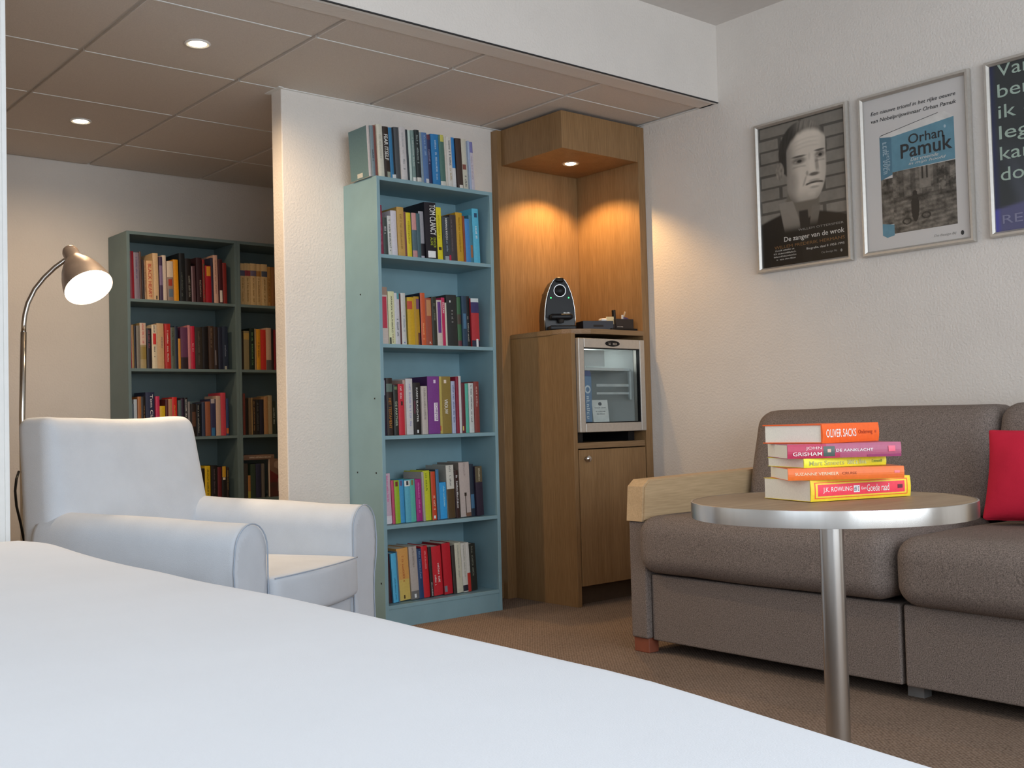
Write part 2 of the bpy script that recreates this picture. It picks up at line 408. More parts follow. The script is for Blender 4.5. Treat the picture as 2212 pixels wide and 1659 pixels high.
# peg holes in the visible side
pg = [(-0.302, 0.01, 1.35), (-0.302, -0.08, 0.92), (-0.302, -0.08, 0.62), (-0.302, -0.1, 0.18), (-0.302, 0.06, 0.62)]
for x_, y_, z_ in pg: boxes('peg_hole', [(x_, x_+0.002, y_-0.003, y_+0.003, z_-0.003, z_+0.003)], DARK, bc)
ATOP = [1.478, 1.1285, 0.779, 0.439, 0.09]
bookcase('bookcase', -1.727, -1.131, YD-0.002, 1.452, ATOP, BLUEP_SHADE, 'shade-darkened blue bookcase standing in the dim alcove behind the armchair')
bookcase('bookcase', -1.1305, -0.53, YD-0.002, 1.452, ATOP, BLUEP_SHADE, 'second alcove bookcase, partly hidden by the end of the wall')

# ---------------------------------------------------------------- corner cabinet
cb = tag(empty('corner_cabinet', (-0.25, -0.23, 0)), 'oak veneer corner cabinet with lit niche, coffee counter and built-in minibar', 'cabinet')
Q = lambda l: [(a+0.25, b_+0.25, c+0.23, d+0.23, e, f) for a, b_, c, d, e, f in l]
CT = 2.172
ZC = 1.216
boxes('back_panel', Q([(-0.55, -0.001, -0.045, -0.001, 0, CT)]), OAK, cb, bev=0.0015)
boxes('back_panel', Q([(-0.045, -0.001, -0.462, -0.0455, 0, CT)]), OAK, cb, bev=0.0015)
boxes('canopy', Q([(-0.525, -0.0455, -0.461, -0.0455, 2.005, CT)]), OAK, cb, bev=0.0015)
arc = [(-0.5, -0.0455), (-0.046, -0.0455), (-0.046, -0.47)]
rr = 0.17
arc += [(-0.5+rr-0.01+rr*math.cos(R(a)), -0.47+rr+rr*math.sin(R(a))) for a in (-85, -105, -120, -135, -150, -165, -178)]
arc = [(max(-0.507, x_), y_) for x_, y_ in arc]
prism('counter', [(x_+0.25, y_+0.23) for x_, y_ in arc], 1.193, ZC-0.0005, OAKX, cb, bev=0.003, axes='XYZ')
boxes('side_panel', Q([(-0.5, -0.476, -0.458, -0.046, 0, 1.193)]), OAK, cb, bev=0.001)
boxes('divider', Q([(-0.476, -0.046, -0.456, -0.046, 0.686, 0.712)]), OAKX, cb, bev=0.001)
boxes('plinth', Q([(-0.476, -0.046, -0.40, -0.385, 0, 0.085)]), mat('plinth_brown', (0.10, 0.065, 0.04), 0.6), cb)
boxes('cavity', Q([(-0.476, -0.046, -0.06, -0.047, 0.09, 1.193), (-0.476, -0.046, -0.44, -0.06, 0.085, 0.10)]), DARK, cb)
dr = boxes('door', Q([(-0.473, -0.052, -0.462, -0.444, 0.088, 0.681)]), OAK, cb, bev=0.0015)
lathe('knob', [(0.0, 0.0), (0.006, 0.0), (0.006, 0.012), (0.013, 0.016), (0.014, 0.024), (0.009, 0.029), (0, 0.03)], CHROME, dr, 20, Matrix.Translation((-0.436+0.25, -0.462+0.23, 0.642)) @ Matrix.Rotation(R(90), 4, 'X'))
sp = lathe('spotlight', [(0.0, 0.0), (0.026, 0.0), (0.036, -0.003), (0.041, 0.0), (0.041, 0.002), (0, 0.002)], ALU, cb, 32, Matrix.Translation((-0.29+0.25, -0.265+0.23, 2.004)))
lathe('bulb', [(0, -0.0045), (0.018, -0.0042), (0.025, -0.001), (0.025, 0.0), (0, 0.0)], BULB, sp, 24, Matrix.Translation((-0.29+0.25, -0.265+0.23, 2.004)))
lamp('cabinet_spot', 'SPOT', (-0.29, -0.265, 1.985), 25, (1.0, 0.58, 0.22), (0, 0, -1), 0.012, spot=128, blend=0.45)

# minibar
mb = tag(empty('minibar_fridge', (-0.263, -0.26, 0.7125)), 'small glass-door minibar fridge built into the oak cabinet', 'fridge')
F = lambda l: [(a+0.263, b_+0.263, c+0.26, d+0.26, e-0.7125, f-0.7125) for a, b_, c, d, e, f in l]
for x_ in (-0.45, -0.12):
    boxes('foot', F([(x_, x_+0.04, -0.42, -0.10, 0.713, 0.755)]), BLACK, mb)
boxes('body', F([(-0.474, -0.47, -0.43, -0.09, 0.755, 1.172), (-0.058, -0.054, -0.43, -0.09, 0.755, 1.172), (-0.47, -0.058, -0.43, -0.09, 1.166, 1.172), (-0.47, -0.058, -0.43, -0.09, 0.755, 0.761), (-0.47, -0.058, -0.096, -0.09, 0.761, 1.166)]), BLACK, mb)
boxes('liner', F([(-0.47, -0.445, -0.43, -0.096, 0.761, 1.166), (-0.083, -0.058, -0.43, -0.096, 0.761, 1.166), (-0.445, -0.083, -0.12, -0.096, 0.761, 1.166), (-0.445, -0.083, -0.43, -0.12, 0.761, 0.80), (-0.445, -0.083, -0.43, -0.12, 1.135, 1.166)]), FRIDGE, mb, bev=0.002)
df = boxes('door_frame', F([(-0.474, -0.44, -0.476, -0.432, 0.757, 1.172), (-0.086, -0.054, -0.476, -0.432, 0.757, 1.172), (-0.44, -0.086, -0.476, -0.432, 1.130, 1.172), (-0.44, -0.086, -0.476, -0.432, 0.757, 0.797)]), ALU, mb, bev=0.003)
boxes('glass_pane', F([(-0.441, -0.085, -0.466, -0.461, 0.796, 1.131)]), GLASS, df)
boxes('gasket', F([(-0.441, -0.437, -0.472, -0.455, 0.797, 1.130), (-0.089, -0.085, -0.472, -0.455, 0.797, 1.130), (-0.437, -0.089, -0.472, -0.455, 1.126, 1.130), (-0.437, -0.089, -0.472, -0.455, 0.797, 0.801)]), BLACK, df)
bd = lathe('badge', [(0, 0.0), (0.045, 0.0), (0.045, 0.002), (0, 0.003)], BLACK, df, 32, Matrix.Translation((-0.263+0.263, -0.476+0.26, 1.151-0.7125)) @ Matrix.Rotation(R(90), 4, 'X') @ Matrix.Diagonal((1, 0.3, 1, 1)))
scribble('badge_lettering', ALU, bd, (-0.026, -0.476+0.26-0.0035, 1.145-0.7125), (0.052, 0, 0), (0, 0, 0.012), 8, random.Random(3))
boxes('wire_shelf', F([(-0.445, -0.083, -0.40, -0.12, 1.036, 1.040), (-0.445, -0.083, -0.404, -0.398, 1.034, 1.046)]), FRIDGE, mb)
boxes('door_rack', F([(-0.32, -0.10, -0.425, -0.42, 0.96, 0.972), (-0.32, -0.10, -0.425, -0.42, 0.925, 0.935), (-0.112, -0.10, -0.43, -0.42, 0.90, 1.03)]), mat('clear_grey_plastic', (0.5, 0.55, 0.56), 0.2), mb)
boxes('freezer_flap', F([(-0.44, -0.20, -0.36, -0.355, 1.055, 1.13)]), FRIDGE, mb, bev=0.001)
lamp('fridge_light', 'POINT', (-0.26, -0.3, 1.11), 0.24, (0.95, 1.0, 1.0), None, 0.02)
boxes('door_shelf', F([(-0.438, -0.088, -0.459, -0.434, 0.798, 0.8005)]), FRIDGE, mb)
# drinks in the fridge
bt = tag(boxes('drink_carton', [(-0.027, 0.027, -0.012, 0.012, 0, 0.205)], mat('blue_carton', (0.17, 0.27, 0.42), 0.5), bev=0.004), 'blue drink carton with pale round emblem inside the minibar', 'carton')
bt.location = (-0.409, -0.4465, 0.801)
prism('carton_cap', [(-0.027, 0.205), (0.027, 0.205), (0.020, 0.228), (-0.020, 0.228)], -0.010, 0.010, mat('blue_carton_dark', (0.10, 0.13, 0.26), 0.5), bt)
lathe('emblem', [(0.011, 0.0), (0.018, 0.0), (0.018, 0.0006), (0.011, 0.0006), (0.011, 0.0)], mat('pale_print', (0.62, 0.70, 0.76), 0.5), bt, 24, Matrix.Translation((0, -0.0125, 0.145)) @ Matrix.Rotation(R(90), 4, 'X'))
scribble('lettering', mat('pale_print', (0.62, 0.70, 0.76), 0.5), bt, (-0.008, -0.0127, 0.115), (0, 0, -0.105), (0.018, 0, 0), 6, random.Random(5))
nc = tag(boxes('price_card', [(-0.05, 0.05, -0.0008, 0.0008, 0, 0.10)], mat('card_white', (0.72, 0.74, 0.72), 0.7)), 'white printed card standing at the bottom of the minibar', 'card')
nc.location = (-0.275, -0.405, 0.801); nc.rotation_euler = (R(-6), 0, 0)
lathe('emblem', [(0.0, 0.0), (0.011, 0.0), (0.011, 0.0005), (0, 0.0005)], mat('dark_print', (0.14, 0.15, 0.17), 0.6), nc, 20, Matrix.Translation((0, -0.001, 0.082)) @ Matrix.Rotation(R(90), 4, 'X') @ Matrix.Diagonal((1, 0.7, 1, 1)))
for k_, (z_, wd_) in enumerate(((0.062, 0.07), (0.045, 0.06), (0.034, 0.05))):
    scribble('lettering', mat('dark_print', (0.14, 0.15, 0.17), 0.6), nc, (-wd_/2, -0.0012, z_), (wd_, 0, 0), (0, 0, 0.005), 16, random.Random(k_))

# ---------------------------------------------------------------- things on the counter
cm = tag(empty('coffee_machine', (-0.412, -0.29, ZC), R(-31)), 'black capsule coffee machine with chrome ring and green lights on the oak counter', 'coffee machine')
half = [(0.0, 0.242), (0.014, 0.240), (0.027, 0.229), (0.040, 0.208), (0.053, 0.174), (0.062, 0.140), (0.068, 0.100), (0.070, 0.060), (0.070, 0.0)]
outl = [(-x_, z_) for x_, z_ in half[::-1]]+half[1:]
prism('housing', outl, -0.02, 0.12, mat('dark_grey_plastic', (0.025, 0.022, 0.02), 0.3, spec=0.25), cm, bev=0.004, smooth=False)
face = [(x_*0.93, 0.052+(z_-0.052)*0.97) for x_, z_ in outl if z_ >= 0.055]
prism('face', face, -0.027, -0.02, BLACK, cm, bev=0.002)
tube('face_rim', [(x_, -0.021, z_) for x_, z_ in outl[:]], 0.0028, CHROME, cm, 8)
lathe('lever_ring', [(0.0255, 0.0), (0.0285, 0.0), (0.0285, 0.005), (0.0255, 0.005), (0.0255, 0.0)], mat('dull_chrome', (0.30, 0.29, 0.28), 0.25, 1.0), cm, 32, Matrix.Translation((0, -0.027, 0.182)) @ Matrix.Rotation(R(90), 4, 'X'))
lathe('capsule_knob', [(0, 0.0), (0.0235, 0.0), (0.022, 0.006), (0.013, 0.011), (0, 0.0125)], BLACK, cm, 32, Matrix.Translation((0, -0.027, 0.182)) @ Matrix.Rotation(R(90), 4, 'X'))
soft('lever', 0.019, 0.03, 0.011, 0.009, BLACK, cm, 8, loc=(0, -0.012, 0.230))
GL = mat('green_led', (0.1, 0.9, 0.25), 0.4, emit=((0.03, 1.0, 0.16), 3.0))
for s_ in (-1, 1):
    lathe('indicator_light', [(0, 0), (0.0032, 0), (0.0028, 0.0016), (0, 0.002)], GL, cm, 12, Matrix.Translation((s_*0.041, -0.0268, 0.150)) @ Matrix.Rotation(R(90), 4, 'X'))
soft('drip_spout', 0.052, 0.024, 0.013, 0.01, BLACK, cm, 8, loc=(0, -0.04, 0.062))
lathe('nozzle', [(0, 0.035), (0.012, 0.035), (0.015, 0.05), (0, 0.05)], DARK, cm, 20, Matrix.Translation((0, -0.045, 0)))
boxes('drip_tray', [(-0.06, 0.06, -0.09, -0.02, 0.0, 0.02)], BLACK, cm, bev=0.005)
boxes('water_tank', [(-0.05, 0.05, 0.1205, 0.15, 0, 0.19)], mat('smoked_plastic', (0.09, 0.06, 0.05), 0.15), cm, bev=0.008)
scribble('lettering', ALU, cm, (0.016, -0.0275, 0.079), (0.03, 0, 0), (0, 0, 0.005), 9, random.Random(9))
# flat dark box with a white packet on it
bx_ = tag(boxes('capsule_box', [(-0.075, 0.075, -0.06, 0.06, 0, 0.046)], mat('navy_black_card', (0.018, 0.02, 0.03), 0.45), bev=0.002), 'flat dark capsule box beside the coffee machine', 'box')
bx_.location = (-0.240, -0.335, ZC); bx_.rotation_euler = (0, 0, R(-22))
boxes('finger_slot', [(-0.024, 0.024, -0.0612, -0.0595, 0.018, 0.027)], DARK, bx_)
pk = tag(soft('white_packet', 0.026, 0.018, 0.007, 0.006, mat('white_paper', (0.78, 0.76, 0.72), 0.7), None, 8, crown=(0, 0, 0.002)), 'small white packet lying on the flat dark capsule box', 'packet')
pk.location = (-0.19, -0.36, ZC+0.0535); pk.rotation_euler = (0, 0, R(-18))
# condiment caddy
ct = tag(boxes('caddy_tray', [(-0.075, 0.075, -0.05, 0.05, 0, 0.012)], BLACK, bev=0.003), 'flat black tray under the condiment caddy', 'tray')
ct.location = (-0.13, -0.385, ZC); ct.rotation_euler = (0, 0, R(-8))
cd = tag(empty('condiment_caddy', (-0.115, -0.385, ZC+0.0121), R(-8)), 'dark brown box caddy for sachets on the oak counter', 'caddy')
CAD = mat('dark_brown_leatherette', (0.022, 0.014, 0.012), 0.5)
boxes('box', [(-0.05, 0.05, -0.036, -0.032, 0, 0.045), (-0.05, 0.05, 0.032, 0.036, 0, 0.045), (-0.05, -0.046, -0.032, 0.032, 0, 0.045), (0.046, 0.05, -0.032, 0.032, 0, 0.045), (-0.046, 0.046, -0.032, 0.032, 0, 0.004)], CAD, cd, bev=0.001)
scribble('lettering', ALU, cd, (-0.046, -0.0365, 0.006), (0.035, 0, 0), (0, 0, 0.005), 9, random.Random(4))
boxes('sachet_slot', [(-0.062, -0.0505, -0.03, 0.03, 0, 0.02)], CAD, cd)
def small(name, me_o, label, cat, loc, rot, group=None):
    tag(me_o, label, cat, group); me_o.location = loc; me_o.rotation_euler = rot
    return me_o
CRM = mat('cream_paper', (0.80, 0.64, 0.36), 0.8)
for k_ in range(3):
    small('sugar_sachet', boxes('sugar_sachet', [(-0.001, 0.001, -0.018, 0.018, 0, 0.056-0.003*k_)], CRM, bev=0.0006),
          ['cream paper sachet leaning at the outer side of the dark caddy', 'middle cream paper sachet standing beside the dark caddy', 'cream paper sachet standing tight against the dark caddy'][k_], 'sachet', (-0.183+0.0045*k_, -0.388+0.006*k_, ZC+0.0127), (0, R(6), R(60)), 'cream sachets beside the caddy')
small('stir_stick', boxes('stir_stick', [(-0.0075, 0.0075, -0.0075, 0.0075, 0, 0.085)], mat('black_wrap', (0.015, 0.013, 0.012), 0.25), bev=0.003), 'black wrapped stick standing upright in the dark caddy', 'stick', (-0.142, -0.375, ZC+0.0168), (0, R(-3), 0))
small('stir_stick', boxes('stir_stick', [(-0.004, 0.004, -0.001, 0.001, 0, 0.088)], mat('pale_wood', (0.62, 0.45, 0.27), 0.7)), 'pale wooden stirrer leaning out of the dark caddy', 'stick', (-0.118, -0.385, ZC+0.0168), (0, R(26), 0))
small('stir_stick', boxes('stir_stick', [(-0.005, 0.005, -0.002, 0.002, 0, 0.062)], mat('white_paper', (0.78, 0.76, 0.72), 0.7)), 'short white paper tube standing in the dark caddy', 'stick', (-0.113, -0.395, ZC+0.0168), (0, R(3), 0))
small('tea_sachet', soft('tea_sachet', 0.018, 0.012, 0.026, 0.008, mat('purple_foil', (0.07, 0.05, 0.14), 0.4), None, 8, crown=(0, 0.004, 0)), 'dark purple tea sachet in the dark caddy', 'sachet', (-0.088, -0.385, ZC+0.044), (0, R(12), 0))

# ---------------------------------------------------------------- sofa
sf = tag(empty('sofa', (-0.5, -2.27, 0)), 'taupe woven sofa with pale wooden armrests against the poster wall', 'sofa')
S = lambda l: [(a+0.5, b_+0.5, c+2.27, d+2.27, e, f) for a, b_, c, d, e, f in l]
def sofa_arm(y0, y1):
    am = boxes('armrest', S([(-0.985, -0.04, y0, y1, 0.05, 0.455)]), SOFA, sf, bev=0.008, seg=3)
    ol = [(-0.995+0.5, 0.455), (-0.985+0.5, 0.575), (-0.955+0.5, 0.598), (-0.04+0.5, 0.613), (-0.04+0.5, 0.478), (-0.46+0.5, 0.476), (-0.47+0.5, 0.455)]
    prism('wooden_cap', ol, y0-0.002+2.27, y1+0.004+2.27, BEECH, am, bev=0.006)
sofa_arm(-1.318, -1.24); sofa_arm(-3.30, -3.222)
DF = mat('red_brown_wood', (0.26, 0.075, 0.04), 0.5)
for (x_, y_) in ((-0.975, -1.285), (-0.975, -3.255), (-0.1, -1.285), (-0.1, -3.255)):
    boxes('foot', S([(x_, x_+0.05, y_-0.028, y_+0.042, 0, 0.052)]), DF, sf, bev=0.003)
for x_ in (-0.89, -0.2):
    boxes('leg', S([(x_, x_+0.04, -2.285, -2.235, 0, 0.05)]), mat('grey_metal', (0.28, 0.27, 0.26), 0.5, 0.3), sf)
for (y0, y1) in ((-2.262, -1.322), (-3.218, -2.274)):
    boxes('base_panel', S([(-0.965, -0.08, y0, y1, 0.046, 0.272)]), SOFA, sf, bev=0.006, seg=3)
for k_, (y0, y1) in enumerate(((-2.266, -1.300), (-3.215, -2.272))):
    def bulge(p, k_=k_):
        return p
    soft('seat_cushion', 0.335, (y1-y0)/2, 0.098, 0.062, SOFA, sf, 30, crown=(0.012, 0.006, 0.010), wob=0.003, wsc=3, loc=(-0.69+0.5, (y0+y1)/2+2.27, 0.378-0.008*k_), seed=k_)
    def recl(p):
        t = (p.z+0.19)/0.38
        return Vector((p.x+0.10*t, p.y, p.z))
    soft('back_cushion', 0.105, (y1-y0)/2-(0.014 if k_ == 0 else 0), 0.178, 0.055, SOFA, sf, 26, crown=(0.018, 0.004, 0.006), wob=0.003, wsc=3, fn=recl, loc=(-0.355+0.5, (y0+y1)/2-(0.013 if k_ == 0 else 0)+2.27, 0.648+0.004*k_), seed=4+k_)
boxes('back_frame', S([(-0.13, -0.03, -3.215, -1.325, 0.272, 0.74)]), SOFA, sf, bev=0.01, seg=3)

# red scatter cushion
def pinch(p):
    u, w = max(-1, min(1, p.x/0.218)), max(-1, min(1, p.z/0.136))
    k = 0.07+0.93*max(0.0, (1-u*u)*(1-w*w))**0.42
    return Vector((p.x*(1-0.06*(1-w*w)), p.y*k, p.z*(1-0.05*(1-u*u))))
pl = tag(soft('scatter_cushion', 0.218, 0.085, 0.136, 0.012, RED, None, 40, wob=0.004, wsc=9, fn=pinch), 'bright red scatter cushion leaning on the taupe sofa back', 'cushion')
pl.rotation_euler = (R(-15), 0, R(-90+4)); pl.location = (-0.578, -2.56, 0.617)

# ---------------------------------------------------------------- round table
TX, TY, TR = -1.8964, -2.6761, 0.2725
tb = tag(empty('side_table', (TX, TY, 0)), 'round pedestal table with steel rim in front of the sofa', 'table')
lathe('tabletop', [(0, 0.612), (TR-0.003, 0.612), (TR-0.003, 0.64), (0, 0.64)], TABLE, tb, 96)
lathe('rim', [(TR-0.003, 0.609), (TR, 0.6095), (TR+0.0005, 0.625), (TR, 0.6405), (TR-0.003, 0.641), (TR-0.003, 0.609)], STEEL, tb, 96)
lathe('pole', [(0, 0.02), (0.0235, 0.02), (0.0235, 0.600), (0.05, 0.600), (0.05, 0.612), (0, 0.612)], STEEL, tb, 48)
lathe('base', [(0, 0), (0.19, 0), (0.19, 0.008), (0.05, 0.02), (0, 0.022)], STEEL, tb, 64)

# ---------------------------------------------------------------- bed
bed = tag(empty('bed', (-3.94, -2.9, 0)), 'wide bed with a smooth white cover filling the near side', 'bed')
boxes('bed_base', [(-1.0, 0.90, -1.85, 1.72, 0.0, 0.26)], mat('bed_base_cloth', (0.30, 0.27, 0.25), 0.9), bed, bev=0.01)
def drape(p):
    # gently drooping borders and a soft bulge along the far side
    x, y, z = p
    t = max(0.0, -0.22-y)
    x -= min(0.45, 0.175*t*t/(t+0.05))*max(0, x)
    if z > 0: z += 0.009*math.exp(-((y-1.62)/0.22)**2)
    return Vector((x, y, z))
soft('mattress', 0.995, 1.86, 0.14, 0.042, SHEET, bed, 70, crown=(0.01, 0.008, 0.004), wob=0.004, wsc=1.6, fn=drape, loc=(0.018, 0.0, 0.408))

# ---------------------------------------------------------------- armchair
ac = tag(empty('armchair', (-2.10, -1.0, 0), R(30)), 'white slipcovered armchair with blue-grey piping between bed and bookcases', 'armchair')
def arm(s):
    """s = -1 near arm, +1 far arm; profile in x-z swept backwards"""
    pr = []
    zt = 0.552
    inner, outer = 0.250, 0.412
    cx_ = (inner+outer)/2; rad = (outer-inner)/2
    pr.append((inner+0.004, 0.03)); pr.append((inner, 0.25)); pr.append((inner, 0.42))
    for a in range(180, -1, -15):
        pr.append((cx_+rad*math.cos(R(a)), zt-rad*0.98+rad*0.98*math.sin(R(a))))
    pr += [(outer+0.006, 0.43), (outer+0.002, 0.38), (outer-0.014, 0.32), (outer-0.020, 0.26), (outer-0.016, 0.15), (outer-0.008, 0.03)]
    ys = [0.0, 0.006, 0.03, 0.08, 0.14, 0.21, 0.28, 0.35, 0.42, 0.49, 0.56, 0.63, 0.68, 0.70]
    vs = []; fs = []; n = len(pr)
    cxm = sum(x for x, z in pr)/n; czm = sum(z for x, z in pr)/n
    for yi, y in enumerate(ys):
        sc = 0.965 if yi == 0 else (0.99 if yi == 1 else 1.0)
        for x, z in pr:
            X = cxm+(x-cxm)*sc; Z = z if z < 0.05 else czm+(z-czm)*sc
            Z += 0.030*max(0, y-0.05)/0.6*(Z/0.55)
            p = Vector((s*X, y, Z))
            w = noise.noise_vector(Vector((p.x*5, p.y*5, p.z*5+s)))*0.006*min(1, y*8)
            # pulled folds behind the front panel, low on the outer side
            if x > cxm and z < 0.40 and 0.02 < y < 0.3:
                w.x += -s*0.016*math.sin((z*1.1+y*1.0)*48)*math.exp(-((y-0.08)/0.10)**2)
            vs.append(p+w)
    for i in range(len(ys)-1):
        for k in range(n):
            fs.append((i*n+k, i*n+(k+1) % n, (i+1)*n+(k+1) % n, (i+1)*n+k))
    fs.append(tuple(range(n))); fs.append(tuple((len(ys)-1)*n+k for k in range(n))[::-1])
    b = bmesh.new(); me = pydata('armrest', vs, fs); b.from_mesh(me); bpy.data.meshes.remove(me)
    o = link('armrest', fromb('armrest', b), LINEN, ac, True)
    o.data.set_sharp_from_angle(angle=R(60))
    md = o.modifiers.new('smooth', 'SUBSURF'); md.levels = 1; md.render_levels = 1
    tube('piping', [(s*(cxm+(x-cxm)*0.985), 0.0015, czm+(z-czm)*0.985 if z > 0.05 else z) for x, z in pr], 0.0021, PIPE, o, 8)
arm(-1); arm(1)
def backfn(p):
    t = (p.z+0.34)/0.68
    y = p.y+0.075*t
    wd = 1.06-0.155*t
    sag = -0.010*(1-(p.x/0.4)**2)*max(0, t-0.6)/0.4
    return Vector((p.x*wd-0.018*t, y, p.z+sag))
soft('backrest', 0.388, 0.068, 0.375, 0.040, LINEN, ac, 30, crown=(0.004, 0.024, 0.004), wob=0.004, wsc=4, fn=backfn, loc=(0, 0.648, 0.488), seed=2)
def seatfn(p):
    # front edge bows forward in the middle
    if p.y < -0.2: p = Vector((p.x, p.y-0.028*(1-(p.x/0.245)**2), p.z))
    return p
sc_ = soft('seat_cushion', 0.246, 0.30, 0.062, 0.018, LINEN, ac, 24, crown=(0, 0.004, 0.016), wob=0.0025, wsc=6, fn=seatfn, loc=(0, 0.282, 0.330), seed=3)
tube('piping', [(x_, -0.016-0.028*(1-(x_/0.245)**2), 0.388+0.003*(1-(x_/0.245)**2)) for x_ in [-0.243+0.0243*i for i in range(21)]], 0.0021, PIPE, sc_, 8)
soft('front_skirt', 0.248, 0.30, 0.122, 0.014, LINEN, ac, 18, crown=(0, 0.008, 0), wob=0.003, wsc=8, loc=(0, 0.305, 0.144), seed=6)
tube('piping', [(x_, 0.0-0.005*(1-(x_/0.25)**2), 0.262) for x_ in [-0.244+0.0244*i for i in range(21)]], 0.002, PIPE, ac, 8)

